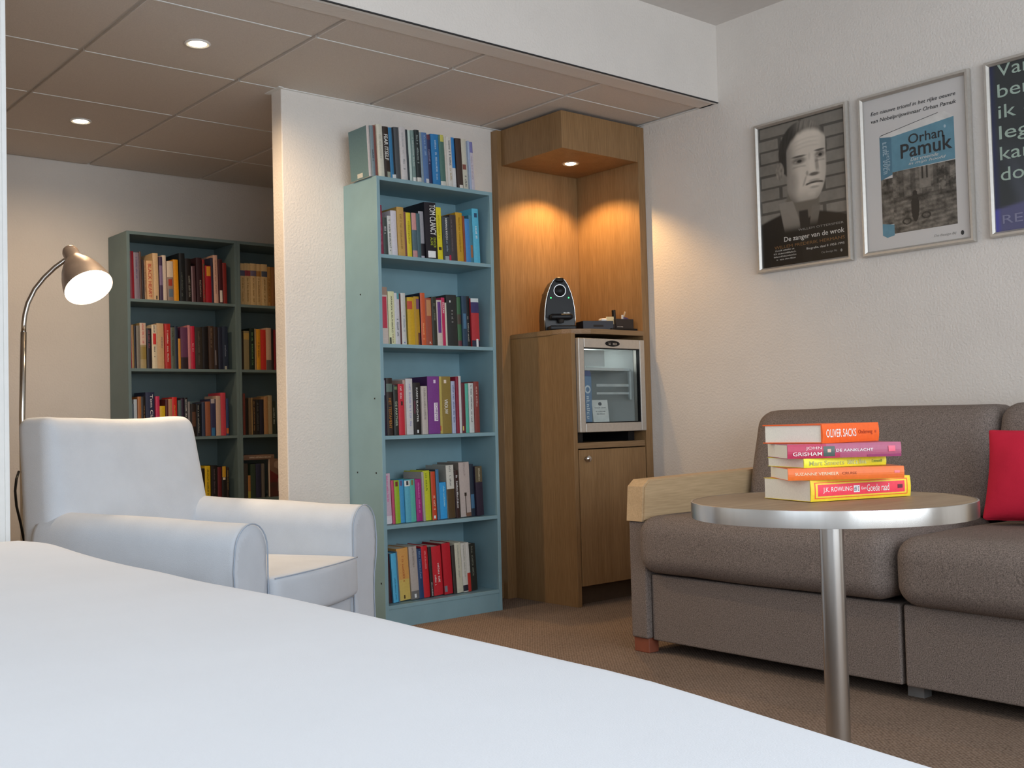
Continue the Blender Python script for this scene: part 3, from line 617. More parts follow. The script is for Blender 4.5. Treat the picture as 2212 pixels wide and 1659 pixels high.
# ---------------------------------------------------------------- reading lamp
LX, LY = -2.586, 0.2
fl = tag(empty('floor_lamp', (LX, LY, 0)), 'brushed steel gooseneck reading lamp, lit, standing behind the white armchair', 'lamp')
def at_lamp(u, v):
    d = fw+rt*((u-1106)/FPX)-up*((v-829.5)/FPX)
    return CAM+d*((LY-CAM.y)/d.y)-Vector((LX, LY, 0))
lathe('base', [(0, 0), (0.12, 0), (0.12, 0.012), (0.02, 0.022), (0, 0.022)], STEEL, fl, 40)
ROWS=[
('top','top of the blue bookcase',1.818,-0.225,-2.6,1.2,[
 (-1.3690,0.0136,0.2062,'b9b0ac','big book with teal cover side and pale pink spine',[]),
 (-1.3550,0.0152,0.2073,'6f7f86','grey-blue spined book with dark lettering',[('q', '2c3540', 0.3, 0.55, 0.3, 0.7)]),
 (-1.3388,0.0133,0.2116,'75463f','red-brown spined book',[]),
 (-1.3251,0.0273,0.2160,'bdbbad','thick cream spined book',[('q', '9a988c', 0.35, 0.8, 0.3, 0.7)]),
 (-1.2925,0.0269,0.2132,'2e241f','dark brown book with bold white title letters',[('t', 'FEAR ITSELF', 'f0eee8', 0.35, 0.85, 0.15, 0.8), ('b', '8b8f80', 0, 0.13, 0.4, 1)]),
 (-1.2649,0.0164,0.2127,'2f6d96','narrow blue spined book',[('b', 'd0d4d4', 0, 0.09, 0.5, 1)]),
 (-1.2480,0.0108,0.2156,'1d2229','slim black spined book',[('b', 'c6c8c8', 0, 0.1, 0, 1)]),
 (-1.2368,0.0233,0.2195,'44484c','glossy charcoal spined book',[]),
 (-1.2129,0.0309,0.2218,'b5b2b2','wide pale grey book with faint drawing low on spine',[('q', '6e7478', 0.2, 0.4, 0.1, 0.95), ('q', '9b9b9d', 0.5, 0.9, 0.3, 0.7)]),
 (-1.1813,0.0115,0.2172,'2c353a','slim dark teal spined book',[]),
 (-1.1693,0.0159,0.2173,'b3c2bb','pale mint spined book',[]),
 (-1.1528,0.0164,0.2187,'6f8480','grey-green book with light lettering',[('q', 'b8c2bc', 0.3, 0.9, 0.3, 0.7), ('b', 'c8cac6', 0, 0.1, 0, 1)]),
 (-1.1358,0.0223,0.2217,'20292b','near-black green book with pale marks on spine',[('q', '8d9a98', 0.3, 0.9, 0.1, 0.8), ('b', 'bcbcb6', 0.02, 0.1, 0, 1)]),
 (-1.1119,0.0112,0.2156,'7b8c95','pale steel-blue slim book',[]),
 (-1.1001,0.0270,0.2166,'4c6a96','slate-blue mottled book',[('q', '8aa0bb', 0.55, 0.95, 0.2, 0.9), ('b', 'b9bcc0', 0, 0.1, 0.4, 1)]),
 (-1.0725,0.0193,0.2129,'2d3152','narrow indigo book with maroon top',[('b', '5c3644', 0.9, 1, 0, 1), ('q', '8f8ea8', 0.4, 0.7, 0.3, 0.7)]),
 (-1.0521,0.0394,0.2174,'2a70a4','wide bright-blue book with pale letters down the spine',[('q', 'a9bfd0', 0.1, 0.88, 0.35, 0.75)]),
 (-1.0120,0.0266,0.2196,'47685f','dark green book with yellow top band',[('b', 'b3b05a', 0.87, 1, 0.3, 1), ('b', 'bcbcb4', 0, 0.1, 0, 1)]),
 (-0.9847,0.0111,0.2151,'b8b3aa','slim off-white book beside the dark green one',[]),
 (-0.9730,0.0259,0.2171,'bdbab4','white book with dark block letters',[('q', '3c4450', 0.42, 0.92, 0.25, 0.85), ('q', 'a28e66', 0.12, 0.38, 0.3, 0.75)]),
 (-0.9464,0.0225,0.2200,'3278b4','book with sky-blue upper half and white lower half',[('b', 'c9c9c8', 0, 0.4, 0, 1)]),
 (-0.9211,0.0309,0.2190,'3b2d28','thick dark brown book with white base label',[('b', 'c9c2ba', 0, 0.08, 0.3, 0.9)]),
 (-0.8889,0.0307,0.2216,'bab6a6','ivory book with small round red emblem',[('b', '7d4a40', 0.4, 0.5, 0.15, 0.75), ('q', '2e3138', 0.05, 0.28, 0.3, 0.8)]),
 (-0.8575,0.0099,0.2163,'93a2bb','slim pale blue book at the row end',[]),
 (-0.8464,0.0200,0.2145,'b5b0ba','lavender and white book ending the row',[('b', '6f6fa0', 0.78, 1, 0, 1), ('q', '9a8f98', 0.2, 0.7, 0.3, 0.7)]),
]),
('s1','first shelf of the blue bookcase',1.5015,-0.225,-1.8,1.35,[
 (-1.3279,0.0206,0.2030,'7c2f45','tall crimson spined book',[('q', 'a06070', 0.2, 0.8, 0.3, 0.7)]),
 (-1.3067,0.0203,0.1545,'39413e','dark grey book with pale script',[('q', 'b6b4b4', 0.55, 0.8, 0.2, 0.8)]),
 (-1.2859,0.0176,0.1623,'b7b7b2','slim white book with dark title letters',[('q', '3a3a3c', 0.1, 0.9, 0.3, 0.75)]),
 (-1.2664,0.0271,0.1864,'b9b5bb','plain lilac-white book',[]),
 (-1.2378,0.0335,0.2035,'a98748','broad tan-gold book',[('q', '7c6030', 0.15, 0.85, 0.35, 0.65)]),
 (-1.2038,0.0128,0.1883,'6b423f','slim mauve-brown book',[]),
 (-1.1904,0.0243,0.1863,'bfae22','lemon-yellow book beside a pink and teal one',[('q', '8c8018', 0.3, 0.8, 0.3, 0.7)]),
 (-1.1651,0.0231,0.1869,'455a62','book with salmon-pink upper part and slate lower part',[('b', 'b2807c', 0.62, 1, 0, 1), ('b', 'a87a78', 0, 0.16, 0, 1)]),
 (-1.1414,0.0179,0.1870,'3b555c','narrow dark teal book',[]),
 (-1.1230,0.0248,0.1993,'232126','book with grey upper half and black lower half',[('b', '8d8b90', 0.32, 1, 0, 1), ('b', '9d9aa4', 0, 0.06, 0.2, 0.9)]),
 (-1.0977,0.0596,0.2381,'151018','widest black book with tall white author letters and lime title',[('t', 'TOM CLANCY', 'f0eee8', 0.42, 0.96, 0.42, 0.92), ('t', 'DEAD OR', 'b3bf32', 0.2, 0.38, 0.66, 0.86), ('t', 'ALIVE', 'b3bf32', 0.24, 0.38, 0.4, 0.6), ('b', 'dcdad8', 0.02, 0.14, 0.15, 0.8)]),
 (-1.0374,0.0309,0.2248,'c2b51f','tall yellow book right of the widest black book',[('b', '3a3018', 0.19, 0.25, 0.3, 0.8), ('q', '8a7c10', 0.4, 0.85, 0.3, 0.7)]),
 (-1.0054,0.0403,0.1880,'343a40','charcoal book with white capital letters',[('t', 'HERMAN KOCH', 'f0eee8', 0.48, 0.96, 0.38, 0.62), ('b', '868c90', 0, 0.1, 0.2, 0.7), ('b', 'b02844', 0, 0.13, 0.75, 1), ('q', '7f95a0', 0.2, 0.45, 0.3, 0.7)]),
 (-0.9645,0.0331,0.1999,'362f30','dark espresso-brown book',[('q', '6c6264', 0.2, 0.9, 0.15, 0.3)]),
 (-0.9292,0.0355,0.2140,'ad8524','mustard-gold book',[('q', '7c5c14', 0.2, 0.9, 0.35, 0.65)]),
 (-0.8932,0.0093,0.2019,'7a3c2c','slim rust-red book',[]),
 (-0.8833,0.0255,0.1913,'3a78ae','mid-blue book, shortest near the right end',[]),
 (-0.8572,0.0183,0.2093,'3c6f80','petrol-blue book with brown figure low on spine',[('b', '85583c', 0.12, 0.38, 0.2, 0.8)]),
 (-0.8383,0.0342,0.2400,'4f9fb9','tall turquoise book ending the row',[('q', 'e0e6e6', 0.45, 0.68, 0.35, 0.7), ('b', '2c4460', 0.84, 0.92, 0.3, 0.75)]),
]),
('s2','second shelf of the blue bookcase',1.1385,-0.225,-1.2,1.3,[
 (-1.3246,0.0325,0.2322,'b3a7a0','beige book with long raspberry panel',[('b', '8f786a', 0.86, 1, 0, 1), ('b', 'a83448', 0.28, 0.83, 0.15, 0.85)]),
 (-1.2896,0.0304,0.2157,'bfbf98','pale yellow book with dotted black title',[('t', 'ARNON GRUNBERG', '23231f', 0.22, 0.92, 0.4, 0.62), ('b', '2c3020', 0, 0.13, 0.05, 0.3), ('t', 'TIRZA', '7a4030', 0.02, 0.2, 0.45, 0.62)]),
 (-1.2582,0.0237,0.2111,'b2b0b4','white book with a touch of teal at the top',[('b', '4f8c94', 0.88, 1, 0.5, 1), ('q', '5d6066', 0.15, 0.5, 0.3, 0.7)]),
 (-1.2329,0.0075,0.2099,'4d2426','slim oxblood book',[]),
 (-1.2250,0.0235,0.2129,'b5b3ae','white book with grey-blue letters',[('q', '7d8a96', 0.25, 0.6, 0.25, 0.85), ('b', '4a5490', 0.03, 0.05, 0.4, 0.6)]),
 (-1.1995,0.0353,0.1959,'b48e1c','golden-yellow book with red corner at top',[('b', 'a8432c', 0.75, 0.92, 0, 0.7)]),
 (-1.1637,0.0274,0.2018,'a07a1e','amber book with purple and olive patches',[('b', '6a4660', 0.74, 0.95, 0.4, 1), ('b', '55302c', 0, 0.25, 0.6, 1)]),
 (-1.1331,0.0246,0.2181,'b5502c','tall orange book with dark navy cover side',[('q', 'e09060', 0.1, 0.42, 0.3, 0.7)]),
 (-1.1075,0.0320,0.1986,'8a4230','rust-red illustrated book',[('b', 'a87850', 0.62, 0.96, 0.2, 0.9), ('q', 'd8cfc8', 0.03, 0.09, 0.4, 0.8)]),
 (-1.0744,0.0245,0.2044,'26281f','dark bottle-green book',[('q', '6c6c5c', 0.5, 0.9, 0.3, 0.7)]),
 (-1.0488,0.0273,0.1931,'b5a8a0','white book with long violet panel',[('b', '5c3274', 0.28, 0.96, 0.2, 0.8)]),
 (-1.0210,0.0174,0.2050,'a8204c','slim crimson book with white capitals',[('t', 'KLUUN', 'f0eee8', 0.68, 0.9, 0.3, 0.75)]),
 (-1.0030,0.0095,0.1843,'b8b8a8','slim white book beside the crimson one',[]),
 (-0.9918,0.0546,0.2183,'232525','wide black book with silver ornament on spine',[('q', '8c8c88', 0.45, 0.7, 0.25, 0.8), ('b', 'dcdcdc', 0.85, 0.89, 0.3, 0.4)]),
 (-0.9361,0.0206,0.2118,'35593a','green book with brown middle',[('b', '443a30', 0.45, 0.65, 0, 1), ('b', '5a3038', 0, 0.12, 0, 1)]),
 (-0.9150,0.0256,0.2174,'20384c','midnight-blue book',[('b', '3f6480', 0.35, 0.65, 0.2, 0.8)]),
 (-0.8888,0.0219,0.2187,'171a1c','narrow jet-black book with thin pale lettering',[('q', '9a948c', 0.1, 0.6, 0.3, 0.6)]),
 (-0.8647,0.0421,0.2096,'9c2a30','scarlet book with navy band and white top',[('b', 'b5bfc0', 0.92, 1, 0, 1), ('b', '322e58', 0.7, 0.92, 0, 1), ('b', '1e2438', 0, 0.13, 0, 1), ('b', 'c8c8c8', 0, 0.16, 0.5, 0.78)]),
]),
('s3','third shelf of the blue bookcase',0.7685,-0.225,-0.6,1.3,[
 (-1.3298,0.0198,0.2325,'241d30','dark violet book with pale picture near the top',[('b', '8c92a0', 0.7, 0.96, 0.05, 0.8)]),
 (-1.3086,0.0297,0.2326,'2c211e','dark brown book with orange title letters',[('t', 'HET TESTAMENT', 'b87c34', 0.12, 0.65, 0.3, 0.72), ('b', '56665e', 0.76, 0.9, 0, 1)]),
 (-1.2780,0.0211,0.2062,'262824','black book with pale capital letters, right of the orange-lettered one',[('t', 'DE PARTNER', 'b4c0a8', 0.18, 0.66, 0.3, 0.75), ('b', '586a48', 0.9, 0.96, 0.2, 0.9)]),
 (-1.2554,0.0291,0.2083,'b02634','bright red book with a black dot',[('b', '3a1a1a', 0.58, 0.66, 0.4, 0.7), ('q', 'e8c8c8', 0.7, 0.95, 0.2, 0.7)]),
 (-1.2253,0.0124,0.2249,'a1887e','slim dusty-pink book',[]),
 (-1.2113,0.0335,0.2312,'b5b3b2','white book with faint violet letters',[('q', '8080b0', 0.15, 0.9, 0.45, 0.7)]),
 (-1.1738,0.0354,0.2148,'1f1b1a','black book with long white author name',[('t', 'KARIN SLAUGHTER', 'f0eee8', 0.24, 0.9, 0.38, 0.62), ('b', '4c1c2c', 0.4, 0.65, 0.05, 0.25), ('b', 'e0e0e0', 0.03, 0.09, 0.4, 0.6)]),
 (-1.1373,0.0291,0.2002,'aaa19a','beige-grey book',[('q', '7a726c', 0.3, 0.95, 0.35, 0.65)]),
 (-1.1062,0.0621,0.2403,'6c3478','wide purple book with white boxed title',[('b', 'd8c8d0', 0.22, 0.54, 0.5, 0.82), ('t', 'SCHRIJVER', '6c3478', 0.23, 0.53, 0.54, 0.78), ('b', 'c8b4c8', 0.88, 0.94, 0.5, 0.68)]),
 (-1.0425,0.0622,0.2407,'7d6a34','wide olive-gold book with white title',[('b', 'a8974e', 0, 1, 0, 0.22), ('t', 'VROUW', 'f0eee8', 0.34, 0.6, 0.42, 0.7), ('b', 'c8b8a8', 0.88, 0.94, 0.42, 0.62), ('b', 'b05a30', 0.05, 0.14, 0, 0.12)]),
 (-0.9787,0.0192,0.2218,'9ba2b8','lilac-blue book with dark letters',[('q', '44547c', 0.2, 0.95, 0.3, 0.7)]),
 (-0.9584,0.0139,0.2412,'7e2034','narrow crimson book',[]),
 (-0.9434,0.0151,0.2434,'b9b7b4','slim tall white book',[]),
 (-0.9267,0.0189,0.2134,'57202a','narrow garnet book with yellow spot at base',[('b', 'b8a858', 0.05, 0.14, 0.1, 0.4)]),
 (-0.9061,0.0174,0.2113,'4fa08c','slim sea-green book',[]),
 (-0.8871,0.0257,0.2136,'b2b6b2','white book with tiny dark letters',[('q', '3c3c40', 0.1, 0.95, 0.35, 0.6)]),
 (-0.8586,0.0276,0.2202,'76342e','brick-brown book ending the row',[('q', 'b89890', 0.5, 0.9, 0.3, 0.7)]),
]),
('s4','fourth shelf of the blue bookcase',0.4095,-0.215,-2.0,1.3,[
 (-1.3175,0.0312,0.2042,'b8a3b2','tall blush-pink book with white foot',[('q', 'c05a90', 0.4, 0.95, 0.3, 0.7), ('b', 'c8c4c8', 0, 0.16, 0, 1)]),
 (-1.2853,0.0114,0.1760,'b04664','slim rose-red book',[]),
 (-1.2734,0.0239,0.1751,'87a428','lime-green book',[('b', '6e3020', 0.86, 0.97, 0.2, 0.7)]),
 (-1.2485,0.0252,0.1759,'3f88b4','cornflower-blue book',[('b', '5a5074', 0.86, 0.98, 0.3, 0.75)]),
 (-1.2222,0.0265,0.1745,'5298ac','aqua-blue book with black and white tag',[('b', 'c9c9c4', 0.85, 0.98, 0, 1), ('b', '35353a', 0.87, 0.97, 0.3, 0.7)]),
 (-1.1947,0.0267,0.1753,'4d9e90','jade-green book',[('b', '756a40', 0.86, 0.98, 0.3, 0.7)]),
 (-1.1658,0.0286,0.1737,'92246c','magenta book',[('q', 'c87cae', 0.2, 0.95, 0.4, 0.65)]),
 (-1.1366,0.0102,0.2026,'96918c','slim grey book',[]),
 (-1.1254,0.0341,0.2061,'b0b42c','chartreuse-yellow book with green title',[('q', '4f6a14', 0.58, 0.98, 0.3, 0.65)]),
 (-1.0891,0.0235,0.2022,'b04026','vermilion-orange book',[('q', 'e0b8a0', 0.2, 0.5, 0.35, 0.7), ('b', 'e8d8d0', 0.03, 0.09, 0.3, 0.7)]),
 (-1.0645,0.0161,0.2105,'3e6a8c','narrow steel-blue book',[]),
 (-1.0466,0.0372,0.1530,'2f8cc4','short vivid blue book',[('q', 'a0d0ec', 0.3, 0.9, 0.55, 0.72)]),
 (-1.0066,0.0394,0.2237,'4a3a24','book with white upper half and brown lower half',[('b', 'b9b7ad', 0.55, 1, 0, 1), ('q', '55585a', 0.6, 0.98, 0.35, 0.65)]),
 (-0.9649,0.0184,0.2010,'33201c','dark brown book with bright white letters',[('q', 'e6e2dc', 0.2, 0.9, 0.3, 0.75)]),
 (-0.9418,0.0570,0.2323,'a69a94','wide pale rose book with street-lamp silhouette',[('b', '2c241c', 0.02, 0.38, 0.48, 0.55), ('b', '2c241c', 0.38, 0.44, 0.42, 0.62), ('b', '6c5040', 0, 0.07, 0.5, 1), ('q', '8a7c78', 0.75, 0.98, 0.2, 0.8)]),
 (-0.8825,0.0261,0.2232,'222c38','deep navy book with blue patch',[('b', '3f6480', 0.15, 0.42, 0.2, 0.9)]),
 (-0.8540,0.0374,0.2120,'2a2230','dark plum book with speckled bronze top',[('b', '554c38', 0.68, 1, 0, 1), ('q', 'b4ab94', 0.7, 0.99, 0.1, 0.95)]),
]),
('s5','bottom shelf of the blue bookcase',0.0905,-0.205,-3.2,1.4,[
 (-1.3048,0.0167,0.1987,'321a20','dark maroon book at the left end',[]),
 (-1.2861,0.0249,0.1987,'4a9cc0','sky-blue book',[('q', '245a78', 0.05, 0.5, 0.4, 0.6)]),
 (-1.2608,0.0065,0.2053,'4e6676','very slim slate book',[]),
 (-1.2533,0.0554,0.2122,'bb8a4c','wide orange-to-yellow book',[('b', 'b8a056', 0, 0.4, 0, 1), ('q', '9a4a28', 0.35, 0.85, 0.25, 0.75), ('b', '43311c', 0.03, 0.1, 0.4, 0.52)]),
 (-1.1960,0.0378,0.2167,'9c948e','grey-white marbled book with dark foot',[('b', '62605e', 0, 0.16, 0, 1), ('b', 'e8e8e8', 0.03, 0.1, 0.35, 0.6), ('q', '786c64', 0.6, 0.98, 0.2, 0.8)]),
 (-1.1568,0.0241,0.2045,'223a5e','royal navy book',[('q', '6a84a4', 0.4, 0.95, 0.35, 0.7)]),
 (-1.1306,0.0317,0.2131,'ae2028','red book right of the royal navy one',[('q', 'd87878', 0.55, 0.9, 0.4, 0.7)]),
 (-1.0979,0.0148,0.2086,'272222','narrow black book between two red ones',[('q', 'c8c8c8', 0.02, 0.3, 0.3, 0.6)]),
 (-1.0809,0.0506,0.2053,'ac222c','broad red book with two lines of white script',[('q', 'e8c8c4', 0.25, 0.65, 0.55, 0.75), ('q', 'e8c8c4', 0.2, 0.45, 0.2, 0.38)]),
 (-1.0283,0.0443,0.2147,'a41c28','tall dark-red book with pale stamp at its foot',[('b', '6a6c74', 0.05, 0.17, 0.05, 0.35)]),
 (-0.9813,0.0165,0.2046,'35302c','dark umber book',[]),
 (-0.9632,0.0320,0.2117,'b0ae9c','cream book',[('q', '84847c', 0.3, 0.95, 0.4, 0.6)]),
 (-0.9301,0.0263,0.2089,'b2b0a8','white book with dark foot',[('b', '24222c', 0.02, 0.14, 0, 1), ('q', '84847c', 0.3, 0.95, 0.4, 0.6)]),
 (-0.9028,0.0175,0.2092,'b4b2ac','white book with red lower part',[('b', 'a02c24', 0, 0.38, 0, 1)]),
 (-0.8842,0.0358,0.1995,'20221e','black book ending the row',[('q', '6c7064', 0.3, 0.95, 0.3, 0.6)]),
]),
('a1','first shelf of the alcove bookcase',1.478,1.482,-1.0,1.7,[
 (-1.6971,0.0200,0.2426,'7c1c28','ruby-red book',[]),
 (-1.6757,0.0270,0.2378,'6e6470','lavender-grey book',[('q', '4c4868', 0.4, 0.9, 0.3, 0.7)]),
 (-1.6477,0.0101,0.2440,'4e3a34','narrow brown book',[]),
 (-1.6362,0.0106,0.2039,'241c1e','slim dark book',[]),
 (-1.6247,0.0106,0.2002,'8a7058','slim tan book',[('q', '584434', 0.2, 0.9, 0.3, 0.7)]),
 (-1.6131,0.0335,0.1997,'b8946c','peach book with large red title letters',[('t', 'BLACK HEART', 'b0332a', 0.06, 0.92, 0.2, 0.72)]),
 (-1.5768,0.0276,0.2421,'b59a76','tall cream book',[('b', '54483a', 0.02, 0.1, 0.4, 0.7)]),
 (-1.5458,0.0165,0.2248,'3a2c44','violet book',[('b', '6c5c78', 0.35, 0.8, 0, 1)]),
 (-1.5284,0.0204,0.2346,'b8a898','tall chalk-white book',[]),
 (-1.5051,0.0329,0.2055,'7c6a60','patchwork book with white top, red and blue patches',[('b', 'b5a694', 0.6, 1, 0, 1), ('b', '8c3428', 0.38, 0.55, 0.2, 0.8), ('b', '54606c', 0.1, 0.3, 0.2, 0.9)]),
 (-1.4694,0.0269,0.2172,'bf7e18','amber-orange book',[]),
 (-1.4381,0.0310,0.2524,'16181a','tall black book',[('q', '4c524c', 0.1, 0.6, 0.1, 0.7)]),
 (-1.4061,0.0312,0.2269,'1a1413','black book with white lettering',[('q', '8c8880', 0.1, 0.6, 0.5, 0.75)]),
 (-1.3739,0.0240,0.1915,'4a3438','short mauve-brown book',[('b', '7a6468', 0, 0.98, 0.1, 0.35)]),
 (-1.3444,0.0321,0.2364,'2c181c','wine-black book',[('q', '8c8078', 0.1, 0.5, 0.5, 0.75)]),
 (-1.3103,0.0114,0.2288,'7c2a26','narrow red book with green flecks',[('q', '4c5a44', 0.1, 0.9, 0.1, 0.9)]),
 (-1.2974,0.0320,0.1973,'8a1622','red book with gold square near the top',[('b', 'b87c28', 0.72, 0.98, 0.2, 0.9)]),
 (-1.2633,0.0115,0.2418,'2c2838','narrow indigo book',[]),
 (-1.2503,0.0242,0.2567,'b08c7c','tall pinkish-white book',[('q', '7c4c40', 0.2, 0.9, 0.35, 0.6)]),
 (-1.2240,0.0228,0.2358,'38161a','dark red book with white foot label',[('b', 'bdb4ac', 0.03, 0.3, 0.2, 0.8)]),
 (-1.1996,0.0224,0.2184,'702420','brick-red book ending the row',[]),
]),
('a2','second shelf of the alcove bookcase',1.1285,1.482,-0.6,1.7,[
 (-1.7062,0.0104,0.2307,'8c1c2a','slim cherry-red book',[]),
 (-1.6949,0.0118,0.2199,'94744c','slim tan book',[]),
 (-1.6817,0.0091,0.2158,'23242c','slim navy book',[]),
 (-1.6717,0.0183,0.2164,'686258','warm-grey book',[]),
 (-1.6516,0.0313,0.2310,'8c7c58','book with white and red top and olive foot',[('b', 'b09888', 0.52, 1, 0, 1), ('q', 'a02c34', 0.55, 0.98, 0.25, 0.8), ('b', '7c6a38', 0.2, 0.48, 0, 1)]),
 (-1.6171,0.0241,0.2049,'221c20','black flowered book',[('q', '7c4450', 0.5, 0.95, 0.1, 0.9)]),
 (-1.5907,0.0261,0.2241,'b8ac94','white book with red block',[('b', 'b02c2c', 0.55, 0.8, 0.2, 0.85), ('q', '2c2c34', 0.25, 0.5, 0.35, 0.7), ('q', '34384c', 0.82, 0.98, 0.3, 0.7)]),
 (-1.5627,0.0366,0.2322,'a88c6a','wide sand-coloured book',[('q', '6c5c60', 0.45, 0.7, 0.5, 0.95)]),
 (-1.5233,0.0298,0.2313,'962420','red book with white italic title',[('q', 'd8b0a0', 0.15, 0.85, 0.35, 0.6)]),
 (-1.4920,0.0224,0.2139,'4c5248','grey-green book',[('q', '30342c', 0.3, 0.9, 0.3, 0.7)]),
 (-1.4687,0.0168,0.2216,'1c2434','narrow blue-black book',[]),
 (-1.4509,0.0130,0.1573,'b07a2c','short orange book',[]),
 (-1.4365,0.0387,0.2162,'54304a','book with purple upper part and black foot',[('b', '281c22', 0, 0.28, 0, 1)]),
 (-1.3969,0.0136,0.2288,'a86c70','slim pink book',[]),
 (-1.3823,0.0220,0.2248,'9c1c34','crimson book',[('q', 'd87c84', 0.4, 0.6, 0.3, 0.7)]),
 (-1.3578,0.0389,0.2190,'2c2824','wide dark taupe book',[('q', '5c544c', 0.1, 0.9, 0.1, 0.9)]),
 (-1.3170,0.0308,0.2227,'141214','coal-black book',[]),
 (-1.2847,0.0275,0.2285,'382a22','dark walnut-brown book',[('q', '6c5a48', 0.5, 0.95, 0.2, 0.8)]),
 (-1.2562,0.0216,0.2247,'241c1c','blackish brown book with grey mark low down',[('b', '5c5658', 0.1, 0.45, 0.2, 0.5)]),
 (-1.2331,0.0237,0.2232,'1c2030','dark navy book',[]),
 (-1.2078,0.0320,0.2291,'1f2838','blue-black book ending the row',[('q', '6c7484', 0.3, 0.6, 0.3, 0.7), ('b', '84847c', 0, 0.08, 0.3, 0.7)]),
]),
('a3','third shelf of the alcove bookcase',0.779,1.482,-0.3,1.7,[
 (-1.7037,0.0140,0.1720,'4c5a62','short slate-blue book',[]),
 (-1.6883,0.0168,0.1943,'96a0a8','pale blue-white book',[]),
 (-1.6683,0.0173,0.2076,'8c5c34','copper-brown book',[]),
 (-1.6501,0.0220,0.2075,'1e1a18','black book left of the wide navy one',[('q', '94704c', 0.2, 0.8, 0.6, 0.8)]),
 (-1.6258,0.0462,0.2300,'232840','wide navy book with white title letters',[('t', 'Tom Clancy', 'f0eee8', 0.2, 0.95, 0.4, 0.8)]),
 (-1.5763,0.0200,0.2094,'a82c4c','hot-pink book',[]),
 (-1.5544,0.0286,0.1592,'b89a1c','short yellow book',[('b', 'c8c0a0', 0, 0.4, 0.2, 0.8)]),
 (-1.5244,0.0137,0.1932,'4c2424','narrow maroon book',[]),
 (-1.5093,0.0213,0.1954,'9c7454','tan-pink book',[]),
 (-1.4871,0.0257,0.2044,'b02420','fire-red book',[('q', 'd8843c', 0.2, 0.8, 0.3, 0.7)]),
 (-1.4566,0.0144,0.1882,'485a5c','narrow teal-grey book',[]),
 (-1.4408,0.0163,0.1973,'2c2030','narrow aubergine book',[]),
 (-1.4230,0.0169,0.2018,'1c1a1c','slim black book with white letters',[('q', 'd8d4cc', 0.45, 0.95, 0.3, 0.7), ('b', '94602c', 0.2, 0.42, 0.2, 0.8)]),
 (-1.4051,0.0131,0.1809,'706c6c','slim grey book',[]),
 (-1.3901,0.0312,0.1691,'1f1a18','black book with brown figure',[('b', '4c3428', 0.3, 0.75, 0.2, 0.8)]),
 (-1.3580,0.0260,0.1688,'181a1e','black book with grey script',[('q', '84847c', 0.1, 0.95, 0.3, 0.6)]),
 (-1.3296,0.0168,0.1779,'2c3448','narrow ink-blue book',[]),
 (-1.3118,0.0277,0.1801,'7c4a34','rust-brown book',[]),
 (-1.2816,0.0294,0.1940,'2c2c48','indigo book with blue foot',[('b', '2c5c84', 0, 0.22, 0.2, 0.8), ('b', '948c8c', 0.88, 1, 0.1, 0.8)]),
 (-1.2501,0.0261,0.2103,'a48c7c','tall cream-pink book',[]),
 (-1.2220,0.0283,0.2267,'a83844','tallest rose-red book',[]),
 (-1.1922,0.0137,0.1958,'2c3a5c','narrow blue book ending the row',[('b', 'a0542c', 0.05, 0.2, 0, 1)]),
]),
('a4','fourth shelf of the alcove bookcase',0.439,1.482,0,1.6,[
 (-1.3663,0.0112,0.1772,'5c5248','slim grey-brown book behind the armchair back',[]),
 (-1.3541,0.0103,0.1743,'9c948c','slim white book',[]),
 (-1.3424,0.0231,0.1711,'201c18','black book left of the yellow one',[]),
 (-1.3173,0.0306,0.1837,'bc9c18','yellow book with black letters',[('q', '2c2818', 0.1, 0.9, 0.4, 0.65)]),
 (-1.2847,0.0329,0.1846,'1c1818','thick black book',[('q', '54484c', 0.2, 0.9, 0.3, 0.7)]),
 (-1.2478,0.0221,0.1737,'541c20','dark-red book',[]),
 (-1.2248,0.0242,0.1773,'1c1a18','book with gold top and black foot',[('b', 'ac8424', 0.68, 1, 0.1, 0.9), ('b', 'bcb09c', 0.6, 0.67, 0.2, 0.8)]),
 (-1.1991,0.0137,0.1717,'2c2220','narrow dark-brown book ending the row',[('q', '7c6c3c', 0.3, 0.9, 0.3, 0.7)]),
]),
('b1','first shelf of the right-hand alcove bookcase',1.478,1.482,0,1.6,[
 (-1.1013,0.0282,0.2252,'b39b72','',[('b', '4c5068', 0.7, 0.83, 0, 1), ('q', '7c5c2c', 0.08, 0.65, 0.25, 0.75)]),
 (-1.0721,0.0326,0.2276,'b39b72','',[('b', '7c3440', 0.7, 0.83, 0, 1), ('q', '7c5c2c', 0.08, 0.65, 0.25, 0.75)]),
 (-1.0385,0.0339,0.2291,'b39b72','',[('b', '5c5468', 0.7, 0.83, 0, 1), ('q', '7c5c2c', 0.08, 0.65, 0.25, 0.75)]),
 (-1.0036,0.0282,0.2295,'b39b72','',[('b', '8c6438', 0.7, 0.83, 0, 1), ('q', '7c5c2c', 0.08, 0.65, 0.25, 0.75)]),
 (-0.9743,0.0343,0.2299,'b39b72','',[('b', '444c5c', 0.7, 0.83, 0, 1), ('q', '7c5c2c', 0.08, 0.65, 0.25, 0.75)]),
 (-0.9378,0.0216,0.2184,'a07844','shorter tan book right of the matching cream set',[('q', '5c4024', 0.1, 0.7, 0.3, 0.7)]),
 (-0.9151,0.0239,0.2176,'7c5434','cocoa-brown book beside the wall edge',[]),
]),
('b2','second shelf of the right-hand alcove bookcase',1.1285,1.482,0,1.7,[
 (-1.1024,0.0145,0.2062,'241e1a','dark book at the left end',[]),
 (-1.0863,0.0313,0.2094,'7c7050','olive-tan book',[('b', 'a08448', 0.78, 0.95, 0, 1)]),
 (-1.0524,0.0284,0.2250,'14201a','black book with green lettering',[('q', '5c7c54', 0.1, 0.9, 0.35, 0.65)]),
